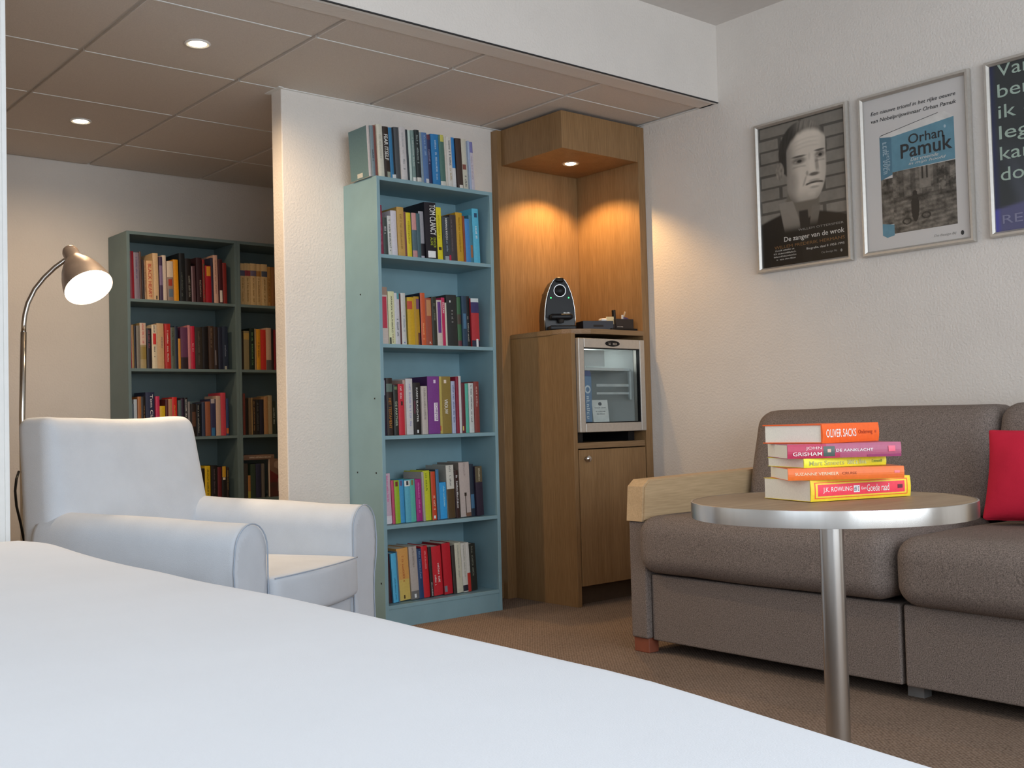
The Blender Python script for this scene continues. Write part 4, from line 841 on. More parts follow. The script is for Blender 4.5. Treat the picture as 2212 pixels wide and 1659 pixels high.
 (-1.0229,0.0090,0.2233,'947c5c','slim tan book',[]),
 (-1.0123,0.0233,0.2215,'b07c20','orange-gold book',[('q', '6c3c14', 0.3, 0.7, 0.3, 0.7)]),
 (-0.9874,0.0320,0.2201,'a82c24','red book',[]),
 (-0.9543,0.0296,0.2310,'a48c78','beige book with grey foot',[('b', '4c4848', 0, 0.24, 0, 1)]),
 (-0.9231,0.0140,0.2245,'201c1e','slim black book',[]),
 (-0.9080,0.0125,0.2225,'6c1c24','narrow red book beside the wall edge',[]),
]),
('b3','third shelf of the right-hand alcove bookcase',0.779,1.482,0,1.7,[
 (-1.0988,0.0130,0.2216,'5c2c24','rust-brown book at the left end',[]),
 (-1.0848,0.0193,0.1952,'1c1816','narrow black book',[]),
 (-1.0645,0.0235,0.1999,'544634','khaki-brown book',[('b', '8c744c', 0, 1, 0.7, 1)]),
 (-1.0388,0.0179,0.1901,'221c16','black book with tan lettering',[('q', '8c6c44', 0.1, 0.95, 0.2, 0.5)]),
 (-1.0199,0.0195,0.1900,'181818','black book with grey script',[('q', '4c4c4c', 0.1, 0.9, 0.3, 0.7)]),
 (-0.9993,0.0249,0.1898,'1c1c28','navy-black book',[]),
 (-0.9722,0.0230,0.2042,'886848','tan-brown book',[]),
 (-0.9482,0.0209,0.2114,'80745c','taller stone-coloured book',[]),
 (-0.9246,0.0237,0.1796,'222c24','dark-green book beside the wall edge',[('q', '8c948c', 0.3, 0.8, 0.3, 0.7)]),
]),
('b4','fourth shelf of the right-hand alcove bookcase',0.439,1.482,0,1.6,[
 (-1.1014,0.0264,0.1860,'38342f','charcoal-brown book at the left end',[]),
 (-1.0740,0.0156,0.1219,'9c6c3c','short orange-tan book',[('b', 'a0943c', 0, 0.3, 0, 1)]),
 (-1.0573,0.0293,0.1815,'2c3a30','dark-green book',[]),
 (-1.0264,0.0306,0.1826,'26283c','ink-blue book',[]),
 (-0.9948,0.0159,0.1815,'54504c','grey book',[]),
]),
]
# ---------------------------------------------------------------- books
def make_book(mtx, w, h, d, col, look, extras, gain, label, group, rg, hard=False, pages=True, side=None):
    """standing book: spine faces local -y, thickness along x (0..w), height along z; root mesh is the cover"""
    t = 0.0022 if hard else 0.0009
    t = min(t, w*0.16)
    sag = min(0.0022, w*0.09)
    k = 6
    out = [(w, d), (w, sag)]
    out += [(w-w*i/k, sag*(1-math.sin(math.pi*i/k))) for i in range(1, k)]
    out += [(0, sag), (0, d)]
    inn = [(t, d), (t, sag+t), (w-t, sag+t), (w-t, d)]
    prof = out+inn
    b = bmesh.new()
    v0 = [b.verts.new((x, y, 0)) for x, y in prof]; v1 = [b.verts.new((x, y, h)) for x, y in prof]
    n = len(prof)
    for i in range(n): b.faces.new((v0[i], v0[(i+1) % n], v1[(i+1) % n], v1[i]))
    # caps as strips (left board, spine, right board)
    no = len(out)
    for vv in (v0, v1):
        b.faces.new([vv[0], vv[1], vv[no+2], vv[no+3]])
        b.faces.new([vv[no-2], vv[no-1], vv[no], vv[no+1]])
        b.faces.new([vv[i] for i in range(1, no-1)]+[vv[no+1], vv[no+2]])
    root = link('book', fromb('book', b), flatmat(col, 0.42, 0.4, gain))
    root.matrix_world = mtx
    if side:
        root.data.materials[0] = flatmat(side, 0.42, 0.4, gain)
        extras = [('b', col, 0.001, 0.999, 0.02, 0.98)]+list(extras)
    tag(root, label, 'book', group)
    if pages:
        ov = 0.003 if hard else 0.0008
        boxes('pages', [(t, w-t, sag+t, d-ov-0.001, ov, h-ov)], PAPER, root)
    nb = 0
    for e in extras:
        kind, s = e[0], e[1]
        off = -0.0003-0.00012*nb; nb += 1
        if kind == 'b':
            _, c, z0, z1, x0, x1 = e
            vs = []; fs = []
            for i in range(k+1):
                u = x0+(x1-x0)*i/k; x = u*w; y = sag*(1-math.sin(math.pi*u))+off
                vs += [(x, y, z0*h), (x, y, z1*h)]
                if i: fs.append((2*i-2, 2*i, 2*i+1, 2*i-1))
            link('spine_band', pydata('spine_band', vs, fs), flatmat(c, 0.42, 0.4, gain), root)
        elif kind == 't':
            _, s, c, z0, z1, x0, x1 = e
            letters('lettering', s, flatmat(c, 0.5, 0.3, max(1, gain*0.75)), root, (x0*w, off-0.0002, z1*h), (0, 0, -(z1-z0)*h), ((x1-x0)*w, 0, 0), 0.005)
        elif kind == 'q':
            _, c, z0, z1, x0, x1 = e
            wd = (x1-x0)*w; ln = (z1-z0)*h; mid = (x0+x1)/2*w
            wd = min(wd, 0.0085); x0 = (mid-wd/2)/w
            cnt = max(4, min(26, int(ln/max(wd*0.75, 0.0035))))
            scribble('lettering', flatmat(c, 0.5, 0.3, gain), root, (x0*w, off-0.0002, z1*h), (0, 0, -ln), (wd, 0, 0), cnt, rg)
    return root
ORD = 'first second third fourth fifth sixth seventh eighth ninth tenth eleventh twelfth thirteenth fourteenth fifteenth sixteenth seventeenth eighteenth nineteenth twentieth'.split()
ORD += ['twenty-'+o for o in ORD[:9]]
SIDES = {('top', 0): '587478', ('s2', 7): '1c1c2a', ('s4', 9): '59661f', ('s4', 12): '8a8a84', ('s4', 14): '6d645c', ('s2', 5): '7a6a20', ('a1', 11): '101214', ('s4', 10): '2a3440', ('s5', 8): '7c1820', ('s5', 9): '7c1820', ('a2', 12): '4a2840', ('s3', 8): '3c1c48'}
def fill(rows):
    for name, place, z, yp, lean, gain, bs in rows:
        rg = random.Random(name)
        for i, (x, w, h, col, look, ex) in enumerate(bs):
            if not look:
                band = {0: 'navy', 1: 'maroon', 2: 'mauve', 3: 'tan', 4: 'slate-blue'}[i]
                look = 'cream-gold book of the matching set, with %s band' % band
            lab = '%s, %s from left on %s' % (look, ORD[i], place)
            if len(lab.split()) > 16: lab = '%s, on %s' % (look, place)
            if len(lab.split()) > 16: lab = '%s, %s' % (look, place.replace(' of the ', ', '))
            a = R(lean)
            dep = min(0.205, max(0.12, h*0.66))
            jit = rg.uniform(-0.004, 0.006)
            # the long covers that show in the photo: a little further forward
            m = Matrix.Translation((x, yp+jit, z+0.0006+(w*math.sin(-a) if a < 0 else 0))) @ Matrix.Rotation(a, 4, 'Y')
            o = make_book(m, w, h, dep, col, look, ex, gain, lab, 'books on '+place, rg, hard=(w > 0.024), side=SIDES.get((name, i)))
            if (name, i) == ('top', 0):
                boxes('price_sticker', [(-0.0008, -0.0001, 0.045, 0.085, 0.004, 0.022)], flatmat('b8b8b0', gain=1.2), o)
fill(ROWS)

LX, LY = -2.586, 0.2
tube('pole', [(0, 0, 0.02), (-0.003, 0, 0.45), (-0.004, 0, 0.88), (0.004, 0, 1.18)], 0.0105, STEEL, fl, 14)
tube('gooseneck', [(0.004, 0, 1.18), (0.005, 0, 1.21), (0.009, 0, 1.243), (0.0196, 0, 1.285), (0.0442, 0, 1.337), (0.0769, 0, 1.381), (0.115, 0, 1.421), (0.150, -0.004, 1.450), (0.168, -0.012, 1.462)], 0.0085, STEEL, fl, 14)
_T0 = Vector((0.1656, 0, 1.4955)); _M0 = Vector((0.1925, -0.13, 1.3386))
_ax = (_M0-_T0).normalized(); _L = (_M0-_T0).length
_mt = Matrix.Translation(_T0) @ _ax.to_track_quat('Z', 'Y').to_matrix().to_4x4()
sh = lathe('lamp_shade', [(0, -0.002), (0.014, 0.0), (0.024, 0.006), (0.029, 0.018), (0.030, 0.050), (0.0315, 0.053), (0.0315, 0.058), (0.036, 0.066), (0.050, 0.086), (0.064, 0.112), (0.076, 0.145), (0.084, 0.178), (0.088, _L+0.002), (0.0865, _L+0.002), (0.082, 0.178), (0.074, 0.145), (0.062, 0.112), (0.048, 0.09), (0, 0.088)], LAMPM, fl, 48, _mt)
lathe('bulb', [(0, 0.09), (0.025, 0.092), (0.05, 0.125), (0.066, 0.155), (0.070, 0.175), (0.058, 0.190), (0.03, 0.198), (0, 0.2)], mat('lit_reading_bulb', (1, 0.92, 0.78), 0.5, emit=((1.0, 0.86, 0.64), 14)), sh, 32, _mt)
_lw = Vector((LX, LY, 0))+_M0+_ax*0.012
lamp('reading_lamp_glow', 'SPOT', _lw, 26, WARM2, _ax, 0.06, spot=150, blend=0.8)
cdl = tag(tube('power_cord', [(-2.598, 0.215, 0.03), (-2.60, 0.19, 0.30), (-2.600, 0.155, 0.433), (-2.613, 0.15, 0.50), (-2.626, 0.15, 0.56), (-2.630, 0.15, 0.614), (-2.624, 0.155, 0.655), (-2.606, 0.19, 0.68)], 0.0045, BLACK), 'thin black power cord hanging behind the white armchair beside the reading lamp', 'cord')

# ceiling downlights
def downlight(x, y, label):
    r = tag(lathe('downlight', [(0.030, 0.0), (0.044, 0.0), (0.046, -0.003), (0.040, -0.006), (0.030, -0.003), (0.030, 0.0)], WHITE, None, 32), label, 'downlight', 'downlights in the tile ceiling')
    r.location = (x, y, HT)
    lathe('bulb', [(0, -0.006), (0.02, -0.0055), (0.033, -0.003), (0.033, 0.0), (0, 0.0)], BULB, r, 24)
downlight(-2.127, -0.297, 'round lit downlight in the tile ceiling nearer the bulkhead')
downlight(-2.127, 0.916, 'round lit downlight deep in the alcove ceiling, smaller of the two')
# small fitting at the far border of the ceiling beside the partition
fc = tag(boxes('ceiling_clip', [(-0.035, 0.02, -0.002, 0.002, -0.004, 0), (-0.004, 0.0, -0.012, 0.012, -0.004, 0)], GRID), 'small pale metal clip on the tile ceiling near the white partition trim', 'clip')
fc.location = (-2.63, 0.55, HT+0.0005)

# ---------------------------------------------------------------- framed posters
def raster(name, w, h, nu, nv, fn, parent):
    """flat print: one vertex colour per grid point, fn(u, v) with v down from the top"""
    vs = [(w*i/nu, 0, h-h*j/nv) for j in range(nv+1) for i in range(nu+1)]
    fs = [(j*(nu+1)+i, (j+1)*(nu+1)+i, (j+1)*(nu+1)+i+1, j*(nu+1)+i+1) for j in range(nv) for i in range(nu)]
    me = pydata(name, vs, fs)
    at = me.color_attributes.new('ink', 'FLOAT_COLOR', 'POINT')
    data = []
    for j in range(nv+1):
        for i in range(nu+1):
            c = fn(i/nu, j/nv)
            data += [max(0.0, c[0]), max(0.0, c[1]), max(0.0, c[2]), 1.0]
    at.data.foreach_set('color', data)
    return link(name, me, PRINT, parent)
def frame(y_left, y_right, z0, z1, label):
    w, h = y_left-y_right, z1-z0
    r = tag(empty('framed_poster', (-0.002, y_left, z0), R(-90)), label, 'poster', 'framed posters on the wall above the sofa')
    fwid, d = 0.019, 0.022
    fr = bmesh.new()
    prof = [(0, 0), (0, -d*0.55), (0.004, -d), (0.012, -d), (fwid, -d*0.6), (fwid, 0)]
    # mitred ring: profile carried round the four corners
    cor = [(0, 0, 1, 1), (w, 0, -1, 1), (w, h, -1, -1), (0, h, 1, -1)]
    ring = []
    for cx, cz, sx, sz in cor:
        ring.append([fr.verts.new((cx+sx*a, y, cz+sz*a)) for a, y in prof])
    k = len(prof)
    for i in range(4):
        for j in range(k):
            fr.faces.new((ring[i][j], ring[i][(j+1) % k], ring[(i+1) % 4][(j+1) % k], ring[(i+1) % 4][j]))
    link('frame', fromb('frame', fr), ALU, r)
    bk = boxes('backing', [(0.004, w-0.004, -0.006, 0, 0.004, h-0.004)], DARK, r)
    return r, w, h, fwid
def bump01(x, a, b_): 
    t = max(0.0, min(1.0, (x-a)/(b_-a))); return t*t*(3-2*t)
def ell(u, v, cx, cy, rx, ry): return math.sqrt(((u-cx)/rx)**2+((v-cy)/ry)**2)
ASP = 1.42
def portrait(u, v):
    # sepia brick wall
    bh = 0.088; row = math.floor((v+0.1*u*0.0)/bh); fu = (u*2.0+0.5*(row % 2)) % 1.0; fv = (v/bh) % 1.0
    edge = min(fu, 1-fu)*0.38*2.0; edge2 = min(fv, 1-fv)
    nzv = noise.noise(Vector((u*9, v*12, 3.0)))*0.5+noise.noise(Vector((u*28, v*36, 1.0)))*0.3
    g = 0.20+0.05*nzv+0.03*noise.noise(Vector((math.floor(u*2.0+0.5*(row % 2)), row, 5.5)))
    if edge2 < 0.09 or edge < 0.03: g *= 0.40
    c = (g*1.04, g*0.94, g*0.80)
    def over(c, col, a): return tuple(c[i]*(1-a)+col[i]*a for i in range(3))
    # dark jacket and shoulders
    top = 0.60+0.10*abs(u-0.5)**1.4*2.0+(0.03 if u > 0.62 else 0)
    a = bump01(v, top, top+0.02)
    c = over(c, (0.014, 0.011, 0.009), a)
    # neck
    n_ = 1-bump01(ell(u, v, 0.50, 0.57, 0.20, 0.135), 0.9, 1.05)
    c = over(c, (0.15, 0.13, 0.105), n_)
    # shirt collar and tie
    if v > 0.56:
        s1 = bump01(u, 0.215+0.28*(v-0.56), 0.225+0.28*(v-0.56))*(1-bump01(u, 0.40+0.5*(v-0.60), 0.415+0.5*(v-0.60)))*(1-bump01(v, 0.72, 0.78))
        c = over(c, (0.26, 0.23, 0.195), s1*0.9)
        s2 = bump01(u, 0.60-0.25*(v-0.62), 0.61-0.25*(v-0.62))*(1-bump01(u, 0.70-0.35*(v-0.62), 0.71-0.35*(v-0.62)))*(1-bump01(v, 0.70, 0.76))*bump01(v, 0.60, 0.63)
        c = over(c, (0.17, 0.15, 0.125), s2*0.9)
        t1 = (1-bump01(abs(u-0.505-0.1*(v-0.64)), 0.045, 0.06))*bump01(v, 0.63, 0.645)
        c = over(c, (0.022, 0.018, 0.016), t1)
    # hair
    hh = 1-bump01(ell(u, v, 0.515, 0.225, 0.285, 0.215), 0.95, 1.02)
    strands = 0.5+0.5*noise.noise(Vector((u*60+v*25, v*9-u*6, 2)))
    light = bump01(u, 0.36, 0.56)*(1-bump01(v, 0.05, 0.15))
    hv = 0.022+0.03*strands+0.24*light*(0.35+0.65*strands)
    c = over(c, (hv*1.05, hv*0.94, hv*0.8), hh)
    # ear
    e = 1-bump01(ell(u, v, 0.245, 0.335, 0.052, 0.065), 0.85, 1.05)
    ev = 0.22+0.12*noise.noise(Vector((u*40, v*30, 8)))
    c = over(c, (ev*1.05, ev*0.93, ev*0.78), e)
    # face: brow, cheek and jaw shapes
    wdt = 0.228 if v < 0.36 else 0.228*max(0.0, 1-(abs(v-0.36)/0.24)**2.8*0.96)**0.45
    cx = 0.555-0.02*bump01(v, 0.35, 0.55)
    f = (1-bump01(abs(u-cx)/max(wdt, 1e-3), 0.95, 1.04))*(1-bump01(v, 0.565, 0.583))
    hl = 0.085+0.125*(abs(u-0.58)/0.26)**2.4+0.008*noise.noise(Vector((u*25, 1, 1)))
    f *= bump01(v, hl-0.02, hl+0.025)
    side = bump01((u-cx)/max(wdt, 1e-3), -1.0, -0.25)
    far = 1-0.35*bump01((u-cx)/max(wdt, 1e-3), 0.55, 1.0)
    s = 0.25+0.33*side*far
    s *= 1-0.35*bump01(v, 0.47, 0.58)
    s *= 1+0.10*(1-bump01(v, 0.13, 0.24))
    s += 0.012*noise.noise(Vector((u*30, v*40, 4)))
    for k_ in range(3):
        s *= 1-0.10*(1-bump01(abs(v-(0.165+0.028*k_+0.02*math.sin(u*8))), 0.003, 0.009))*(1-bump01(abs(u-0.57), 0.10, 0.17))
    s *= 1-0.22*(1-bump01(ell(u, v, 0.42, 0.44, 0.06, 0.09), 0.3, 1.2))
    s *= 1-0.18*(1-bump01(ell(u, v, 0.595, 0.275, 0.018, 0.03), 0.3, 1.2))
    # brow ridges and eye sockets
    for ex, ey, er in ((0.475, 0.290, 0.095), (0.715, 0.275, 0.068)):
        s *= 1-0.62*(1-bump01(ell(u, v, ex, ey, er, 0.030), 0.45, 1.15))
        s *= 1-0.80*(1-bump01(ell(u, v, ex, ey-0.030, er*1.05, 0.0085), 0.55, 1.1))
        s *= 1-0.85*(1-bump01(ell(u, v, ex+0.006, ey+0.004, er*0.34, 0.0125), 0.6, 1.1))
        s += 0.16*(1-bump01(ell(u, v, ex-er*0.45, ey+0.007, er*0.17, 0.006), 0.5, 1.1))
        s *= 1-0.28*(1-bump01(abs(v-(ey+0.040+0.18*(u-ex)**2*4)), 0.003, 0.010))*(1-bump01(abs(u-ex), er*0.6, er))
    # nose: lit bridge, shadow under tip and along the far side
    s += 0.06*(1-bump01(abs(u-(0.615+0.10*(v-0.28))), 0.010, 0.045))*bump01(v, 0.25, 0.29)*(1-bump01(v, 0.37, 0.395))
    s *= 1-0.45*(1-bump01(abs(u-(0.672+0.12*(v-0.28))), 0.008, 0.03))*bump01(v, 0.28, 0.31)*(1-bump01(v, 0.36, 0.40))
    s *= 1-0.78*(1-bump01(ell(u, v, 0.645, 0.402, 0.075, 0.016), 0.45, 1.1))
    s *= 1-0.4*(1-bump01(ell(u, v, 0.565, 0.388, 0.02, 0.022), 0.4, 1.1))
    # folds beside the nose
    s *= 1-0.35*(1-bump01(abs(u-(0.555-0.55*(v-0.40))), 0.004, 0.018))*bump01(v, 0.395, 0.42)*(1-bump01(v, 0.46, 0.48))
    # mouth, corners turned down
    my = 0.458+0.55*(u-0.645)**2*1.6
    s *= 1-0.85*(1-bump01(abs(v-my), 0.0035, 0.010))*(1-bump01(abs(u-0.645), 0.085, 0.115))
    s *= 1-0.35*(1-bump01(ell(u, v, 0.645, 0.446, 0.08, 0.012), 0.5, 1.1))
    s *= 1-0.40*(1-bump01(ell(u, v, 0.645, 0.492, 0.07, 0.011), 0.4, 1.1))
    s += 0.05*(1-bump01(ell(u, v, 0.645, 0.473, 0.07, 0.010), 0.3, 1.1))
    s += 0.05*(1-bump01(ell(u, v, 0.61, 0.535, 0.06, 0.022), 0.3, 1.1))
    s = max(0.012, s)
    c = over(c, (s*1.05, s*0.93, s*0.79), f)
    return tuple(x*(1-0.55*bump01(v, 0.66, 0.86)) for x in c)
WT = mat('print_white', (0.62, 0.60, 0.56), 0.5)
BKT = mat('print_black', (0.03, 0.03, 0.032), 0.5)
BRZ = mat('print_bronze', (0.23, 0.12, 0.045), 0.5)
GRY = mat('print_grey', (0.30, 0.29, 0.27), 0.5)
def line(r, s, m, x0, x1, z, h, bold=0.0, shear=0.0, y=-0.0075):
    return letters('lettering', s, m, r, (x0, y, z), (x1-x0, 0, 0), (0, 0, h), bold, shear)
p1, w, h, q_ = frame(-1.104, -1.553, 1.407, 2.034, 'framed sepia portrait poster of a stern man before bricks, first above the sofa')
pw, ph = w-2*q_, h-2*q_
pr_ = raster('print', pw, ph, 150, 212, portrait, p1); pr_.location = (q_, -0.0065, q_)
X = lambda u: q_+pw*u
Z = lambda v: q_+ph*(1-v)
line(p1, 'WILLEM OTTERSPEER', GRY, X(0.44), X(0.955), Z(0.775), 0.0085)
line(p1, 'De zanger van de wrok', WT, X(0.27), X(0.96), Z(0.845), 0.026, 0.006)
line(p1, 'WILLEM FREDERIK HERMANS', BRZ, X(0.15), X(0.96), Z(0.878), 0.0125)
line(p1, 'Biografie, deel II 1953-1995', WT, X(0.53), X(0.955), Z(0.918), 0.0115)
line(p1, 'De Bezige Bij', GRY, X(0.70), X(0.87), Z(0.958), 0.009)
lathe('emblem', [(0, 0), (0.006, 0), (0.006, 0.0004), (0, 0.0004)], GRY, p1, 12, Matrix.Translation((X(0.92), -0.0072, Z(0.953))) @ Matrix.Rotation(R(90), 4, 'X') @ Matrix.Diagonal((0.7, 1, 1, 1)))
for k_ in range(4):
    scribble('lettering', WT, p1, (X(0.14+0.02*(k_ == 0)+0.03*(k_ == 3)), -0.0075, Z(0.895+0.021*k_)), (pw*(0.27-0.04*(k_ in (0, 3))), 0, 0), (0, 0, 0.0055), 22, random.Random(k_))

p2, w, h, q_ = frame(-1.601, -2.048, 1.409, 2.031, 'framed white poster showing a blue novel cover, hung between two dark posters')
pw, ph = w-2*q_, h-2*q_
def paper(u, v): return (0.60, 0.575, 0.555)
pr_ = raster('print', pw, ph, 4, 4, paper, p2); pr_.location = (q_, -0.0065, q_)
line(p2, 'Een nieuwe triomf in het rijke oeuvre', BKT, X(0.075), X(0.91), Z(0.115), 0.0185, 0.008, 0.2)
line(p2, 'van Nobelprijswinnaar Orhan Pamuk', BKT, X(0.075), X(0.915), Z(0.165), 0.0185, 0.008, 0.2)
NB = mat('print_teal_blue', (0.12, 0.26, 0.335), 0.45)
NBD = mat('print_teal_blue_deep', (0.085, 0.19, 0.26), 0.45)
def poly(name, pts, m, y=-0.0068): return link(name, pydata(name, [(X(a), y, Z(b_)) for a, b_ in pts], [tuple(range(len(pts)))]), m, p2)
poly('cover_print', [(0.275, 0.275), (0.885, 0.235), (0.885, 0.50), (0.275, 0.505)], NB)
def street(u, v):
    n1 = noise.noise(Vector((u*7, v*9, 2)))+0.6*noise.noise(Vector((u*19, v*23, 5)))+0.4*noise.noise(Vector((u*45, v*60, 9)))
    g = 0.105+0.09*n1
    if v < 0.42:
        # facades with dark window columns
        g *= 0.75+0.5*(math.sin(u*34) > -0.2)
        if abs(u-0.52) < 0.09 and v < 0.34: g = 0.19+0.05*n1
        if abs(abs(u-0.52)-0.035) < 0.014 and v < 0.2: g = 0.03
        if u > 0.7: g *= 0.6+0.4*(n1 > 0)
    else:
        g *= 1.15+0.25*math.sin(v*85+u*9)
        if v < 0.5: g *= 0.6
    # a standing figure with two baskets
    if ell(u, v, 0.35, 0.62, 0.065, 0.24) < 1 or ell(u, v, 0.35, 0.40, 0.035, 0.045) < 1: g = 0.022
    if ell(u, v, 0.36, 0.46, 0.16, 0.022) < 1: g = 0.03
    if 0.7 < ell(u, v, 0.21, 0.83, 0.07, 0.05) < 1.1 or 0.7 < ell(u, v, 0.52, 0.78, 0.07, 0.05) < 1.1: g = 0.03
    g = max(0.012, g)
    return (g*1.06, g*0.93, g*0.78)
st_ = raster('street_print', pw*0.61, ph*0.40, 110, 110, street, p2); st_.location = (X(0.275), -0.0067, Z(0.905))
poly('spine_print', [(0.155, 0.262), (0.275, 0.275), (0.275, 0.52), (0.155, 0.545)], NBD)
sp_ = raster('street_print', pw*0.12, ph*0.30, 24, 60, lambda u, v: street(u*0.2+0.8, 0.3+v*0.6), p2); sp_.location = (X(0.155), -0.0067, Z(0.84))
poly('spine_foot_print', [(0.155, 0.83), (0.275, 0.845), (0.275, 0.915), (0.20, 0.925), (0.155, 0.905)], NB, -0.00695)
poly('page_print', [(0.155, 0.262), (0.275, 0.235), (0.80, 0.19), (0.885, 0.235), (0.275, 0.275)], mat('print_paper_white', (0.64, 0.62, 0.59), 0.5))
poly('page_line_print', [(0.15, 0.264), (0.17, 0.250), (0.74, 0.188), (0.74, 0.191), (0.17, 0.254)], BKT, -0.007)
line(p2, 'Orhan', BKT, X(0.445), X(0.785), Z(0.348), 0.037, 0.01)
line(p2, 'Pamuk', BKT, X(0.365), X(0.865), Z(0.432), 0.054, 0.014)
line(p2, 'Dat vreemde', WT, X(0.46), X(0.73), Z(0.459), 0.0125, 0.0, 0.3)
line(p2, 'in mijn hoofd', WT, X(0.44), X(0.80), Z(0.487), 0.0135, 0.0, 0.3)
scribble('lettering', mat('print_pale_blue', (0.35, 0.46, 0.52), 0.5), p2, (X(0.185), -0.0072, Z(0.30)), (0, 0, -0.125), (0.022, 0, 0), 9, random.Random(11))
scribble('lettering', mat('print_pale_blue', (0.35, 0.46, 0.52), 0.5), p2, (X(0.222), -0.0072, Z(0.36)), (0, 0, -0.09), (0.014, 0, 0), 9, random.Random(12))
line(p2, 'De Bezige Bij', GRY, X(0.66), X(0.87), Z(0.972), 0.0115, 0.0, 0.25)
lathe('emblem', [(0, 0), (0.0085, 0), (0.0085, 0.0004), (0, 0.0004)], BKT, p2, 14, Matrix.Translation((X(0.925), -0.007, Z(0.965))) @ Matrix.Rotation(R(90), 4, 'X') @ Matrix.Diagonal((0.7, 1, 1, 1)))
lathe('emblem', [(0, 0), (0.006, 0), (0.006, 0.0004), (0, 0.0004)], mat('print_pale_blue', (0.35, 0.46, 0.52), 0.5), p2, 14, Matrix.Translation((X(0.80), -0.0071, Z(0.285))) @ Matrix.Rotation(R(90), 4, 'X') @ Matrix.Diagonal((0.7, 1, 1, 1)))

p3, w, h, q_ = frame(-2.102, -2.549, 1.411, 2.033, 'framed dark slate poster with pale green words, cut off by the photo border')
pw, ph = w-2*q_, h-2*q_
def slate(u, v):
    n1 = noise.noise(Vector((u*5, v*6, 1)))
    c = [0.036+0.006*n1, 0.042+0.006*n1, 0.044+0.006*n1]
    a = bump01(0.55*u+(1-v)*0.2, -0.02, 0.35)*bump01(v, 0.36, 0.75)
    fold = 0.5+0.5*math.sin((u*1.6-v*0.9)*14+2*n1)
    for i, k in enumerate((0.055, 0.06, 0.09)): c[i] += k*a*(0.35+0.65*fold)
    b_ = bump01(v, 0.855-0.10*u, 0.875-0.10*u)
    t = (0.10, 0.10, 0.20)
    e = 1-bump01(u, 0.0, 0.06)
    c = [c[i]*(1-b_)+t[i]*b_ for i in range(3)]
    return (c[0]*(1-0.2*e), c[1]*(1-0.2*e), c[2]*(1+0.9*e))
pr_ = raster('print', pw, ph, 60, 90, slate, p3); pr_.location = (q_, -0.0065, q_)
MINT = mat('print_mint', (0.36, 0.46, 0.39), 0.5)
for k_, (s_, wd_, up_) in enumerate((('Vana', 0.40, 1), ('ben', 0.30, 1), ('ik ee', 0.42, 1), ('lege', 0.37, 0), ('kart', 0.34, 1), ('doo', 0.31, 1))):
    hgt = 0.047 if up_ else 0.062
    line(p3, s_, MINT, X(0.06), X(0.06+wd_), Z(0.072+0.1255*k_)-(0.0 if up_ else 0.015), hgt, 0.002)
line(p3, 'REM', mat('print_lilac', (0.22, 0.22, 0.33), 0.5), X(0.06), X(0.36), Z(0.955), 0.030)

# ---------------------------------------------------------------- the stack on the round table
def lying(corner, head, ln, thick, dep, z, col, extras, label, gain=1.3, hard=False):
    """corner = near end of the spine seen on the table's left; head = compass heading of the spine, left to right"""
    e = Vector((math.sin(R(head)), math.cos(R(head)), 0)); away = Vector((-e.y, e.x, 0))
    if away.dot(fw) < 0: away = -away
    o = Vector((corner[0], corner[1], z))+e*ln
    m = Matrix(((0, away.x, -e.x, o.x), (0, away.y, -e.y, o.y), (1, 0, 0, o.z), (0, 0, 0, 1)))
    return make_book(m, thick, ln, dep, col, '', extras, gain, label, 'stack of books on the round table', random.Random(label), hard)
T_ = lambda s, c, z0, z1, x0, x1: ('t', s, c, z0, z1, x0, x1)
B_ = lambda c, z0, z1, x0=0, x1=1: ('b', c, z0, z1, x0, x1)
Q_ = lambda c, z0, z1, x0, x1: ('q', c, z0, z1, x0, x1)
lying((-1.978, -2.689), 107, 0.247, 0.0415, 0.150, 0.6412, 'e8b82a', [B_('d8562e', 0.035, 0.965, 0.12, 0.88), B_('eebb3c', 0.045, 0.955, 0.16, 0.84), B_('da3a4c', 0.065, 0.935, 0.23, 0.77),
    T_('J.K. ROWLING', 'f2ece4', 0.60, 0.885, 0.36, 0.64), B_('eef0f2', 0.525, 0.585, 0.34, 0.66), ('q', '24344c', 0.53, 0.58, 0.38, 0.62), T_('Een', 'f2ece4', 0.46, 0.51, 0.45, 0.58), T_('Goede raad', 'f2ece4', 0.23, 0.455, 0.34, 0.68), B_('5a2430', 0.09, 0.14, 0.42, 0.60)],
    'thick yellow book with red spine panel at the bottom of the stack')
lying((-2.012, -2.662), 130, 0.224, 0.0232, 0.145, 0.6832, 'cf6428', [T_('SUZANNE VERMEER', 'f0d8b4', 0.565, 0.94, 0.40, 0.64), T_('CRUISE', '9a4420', 0.41, 0.535, 0.42, 0.62), B_('d86a70', 0.04, 0.085, 0.45, 0.65)],
    'orange paperback lying directly on the thick yellow book')
lying((-1.990, -2.684), 112, 0.187, 0.0178, 0.132, 0.7069, 'd2cc30', [T_('Mart Smeets', 'b8b468', 0.52, 0.94, 0.22, 0.72), Q_('b4bc8c', 0.24, 0.48, 0.25, 0.70), Q_('7c9440', 0.05, 0.18, 0.35, 0.65)],
    'thin yellow paperback in the middle of the stack')
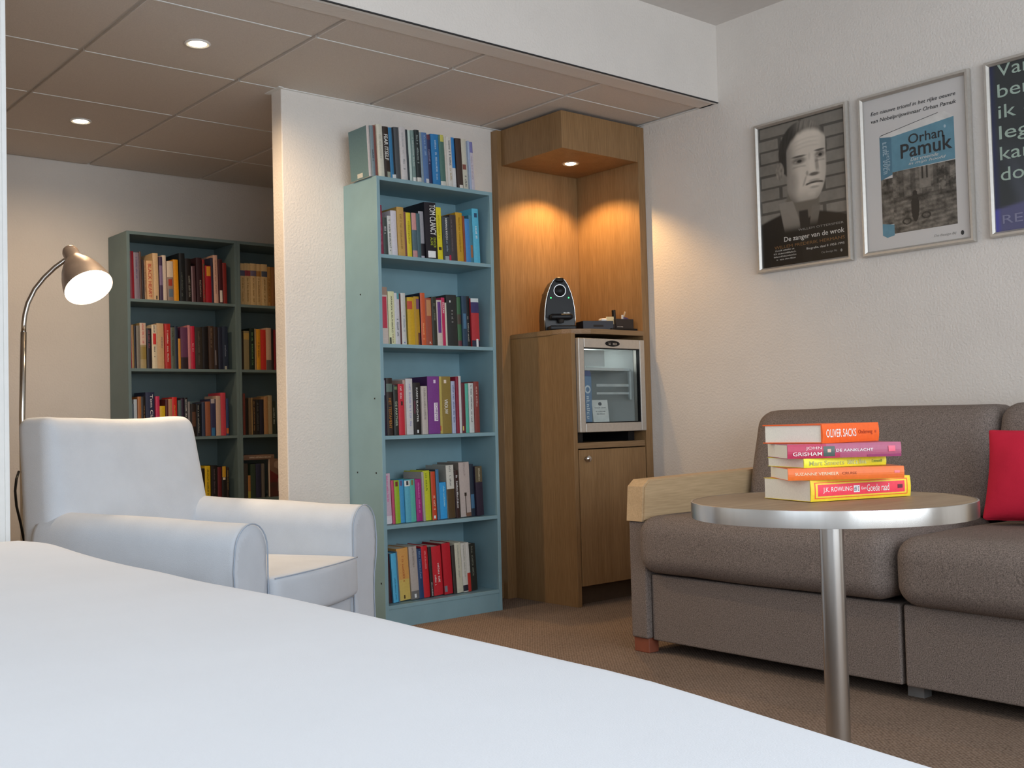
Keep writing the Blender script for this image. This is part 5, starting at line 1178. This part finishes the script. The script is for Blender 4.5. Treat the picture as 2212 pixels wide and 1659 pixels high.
lying((-2.014, -2.664), 128, 0.222, 0.0275, 0.145, 0.7252, '9a4c66', [B_('a42a48', 0.66, 1.0), B_('a43450', 0.54, 0.66, 0, 0.35), B_('8a3a60', 0, 0.3, 0, 0.18), B_('44524c', 0.585, 0.685, 0.12, 0.82), B_('c89888', 0.62, 0.65, 0.4, 0.62),
    T_('JOHN', 'eed8d4', 0.70, 0.84, 0.56, 0.82), T_('GRISHAM', 'f0e4e0', 0.70, 0.955, 0.18, 0.44), T_('DE AANKLACHT', 'f0ece8', 0.25, 0.575, 0.42, 0.62), B_('d2566c', 0.055, 0.115, 0.35, 0.75)],
    'mauve and crimson paperback second from the top of the stack')
lying((-1.962, -2.709), 91, 0.192, 0.0375, 0.143, 0.7532, 'e2571e', [T_('OLIVER SACKS', 'f4ece4', 0.425, 0.945, 0.30, 0.72), T_('Onderweg', 'a83c1c', 0.13, 0.385, 0.36, 0.64), B_('a83c1c', 0.06, 0.085, 0.45, 0.58)],
    'thick bright orange hardback topmost of the stack', 1.3, True)
# the flat and face-out books low in the alcove
m_ = Matrix.Translation((-1.098+0.18, 1.482, 0.644)) @ Matrix.Rotation(R(-90), 4, 'Y')
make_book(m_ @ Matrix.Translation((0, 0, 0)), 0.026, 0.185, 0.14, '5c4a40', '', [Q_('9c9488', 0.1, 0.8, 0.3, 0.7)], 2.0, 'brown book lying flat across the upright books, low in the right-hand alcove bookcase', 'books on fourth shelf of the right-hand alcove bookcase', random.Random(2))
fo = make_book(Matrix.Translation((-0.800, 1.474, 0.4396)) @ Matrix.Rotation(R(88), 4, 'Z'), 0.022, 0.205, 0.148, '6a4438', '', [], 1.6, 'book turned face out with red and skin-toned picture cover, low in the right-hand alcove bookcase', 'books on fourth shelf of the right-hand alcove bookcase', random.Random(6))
def face_out(u, v):
    n1 = noise.noise(Vector((u*4, v*5, 3)))
    c = [0.20+0.05*n1, 0.12+0.03*n1, 0.085+0.02*n1]
    if v > 0.28+0.18*math.sin(u*3.1): c = [0.14+0.04*n1, 0.025, 0.025]
    if v > 0.62: c = [0.09+0.03*n1, 0.035, 0.03]
    if ell(u, v, 0.45, 0.15, 0.30, 0.12) < 1: c = [0.34, 0.24, 0.18]
    if abs(u-0.40) < 0.09 and 0.52 < v < 0.86: c = [0.30, 0.25, 0.21]
    return c
fp = raster('cover_print', 0.146, 0.203, 40, 56, face_out, fo)
fp.rotation_euler = (0, 0, R(-90)); fp.location = (-0.0006, 0.147, 0.001)
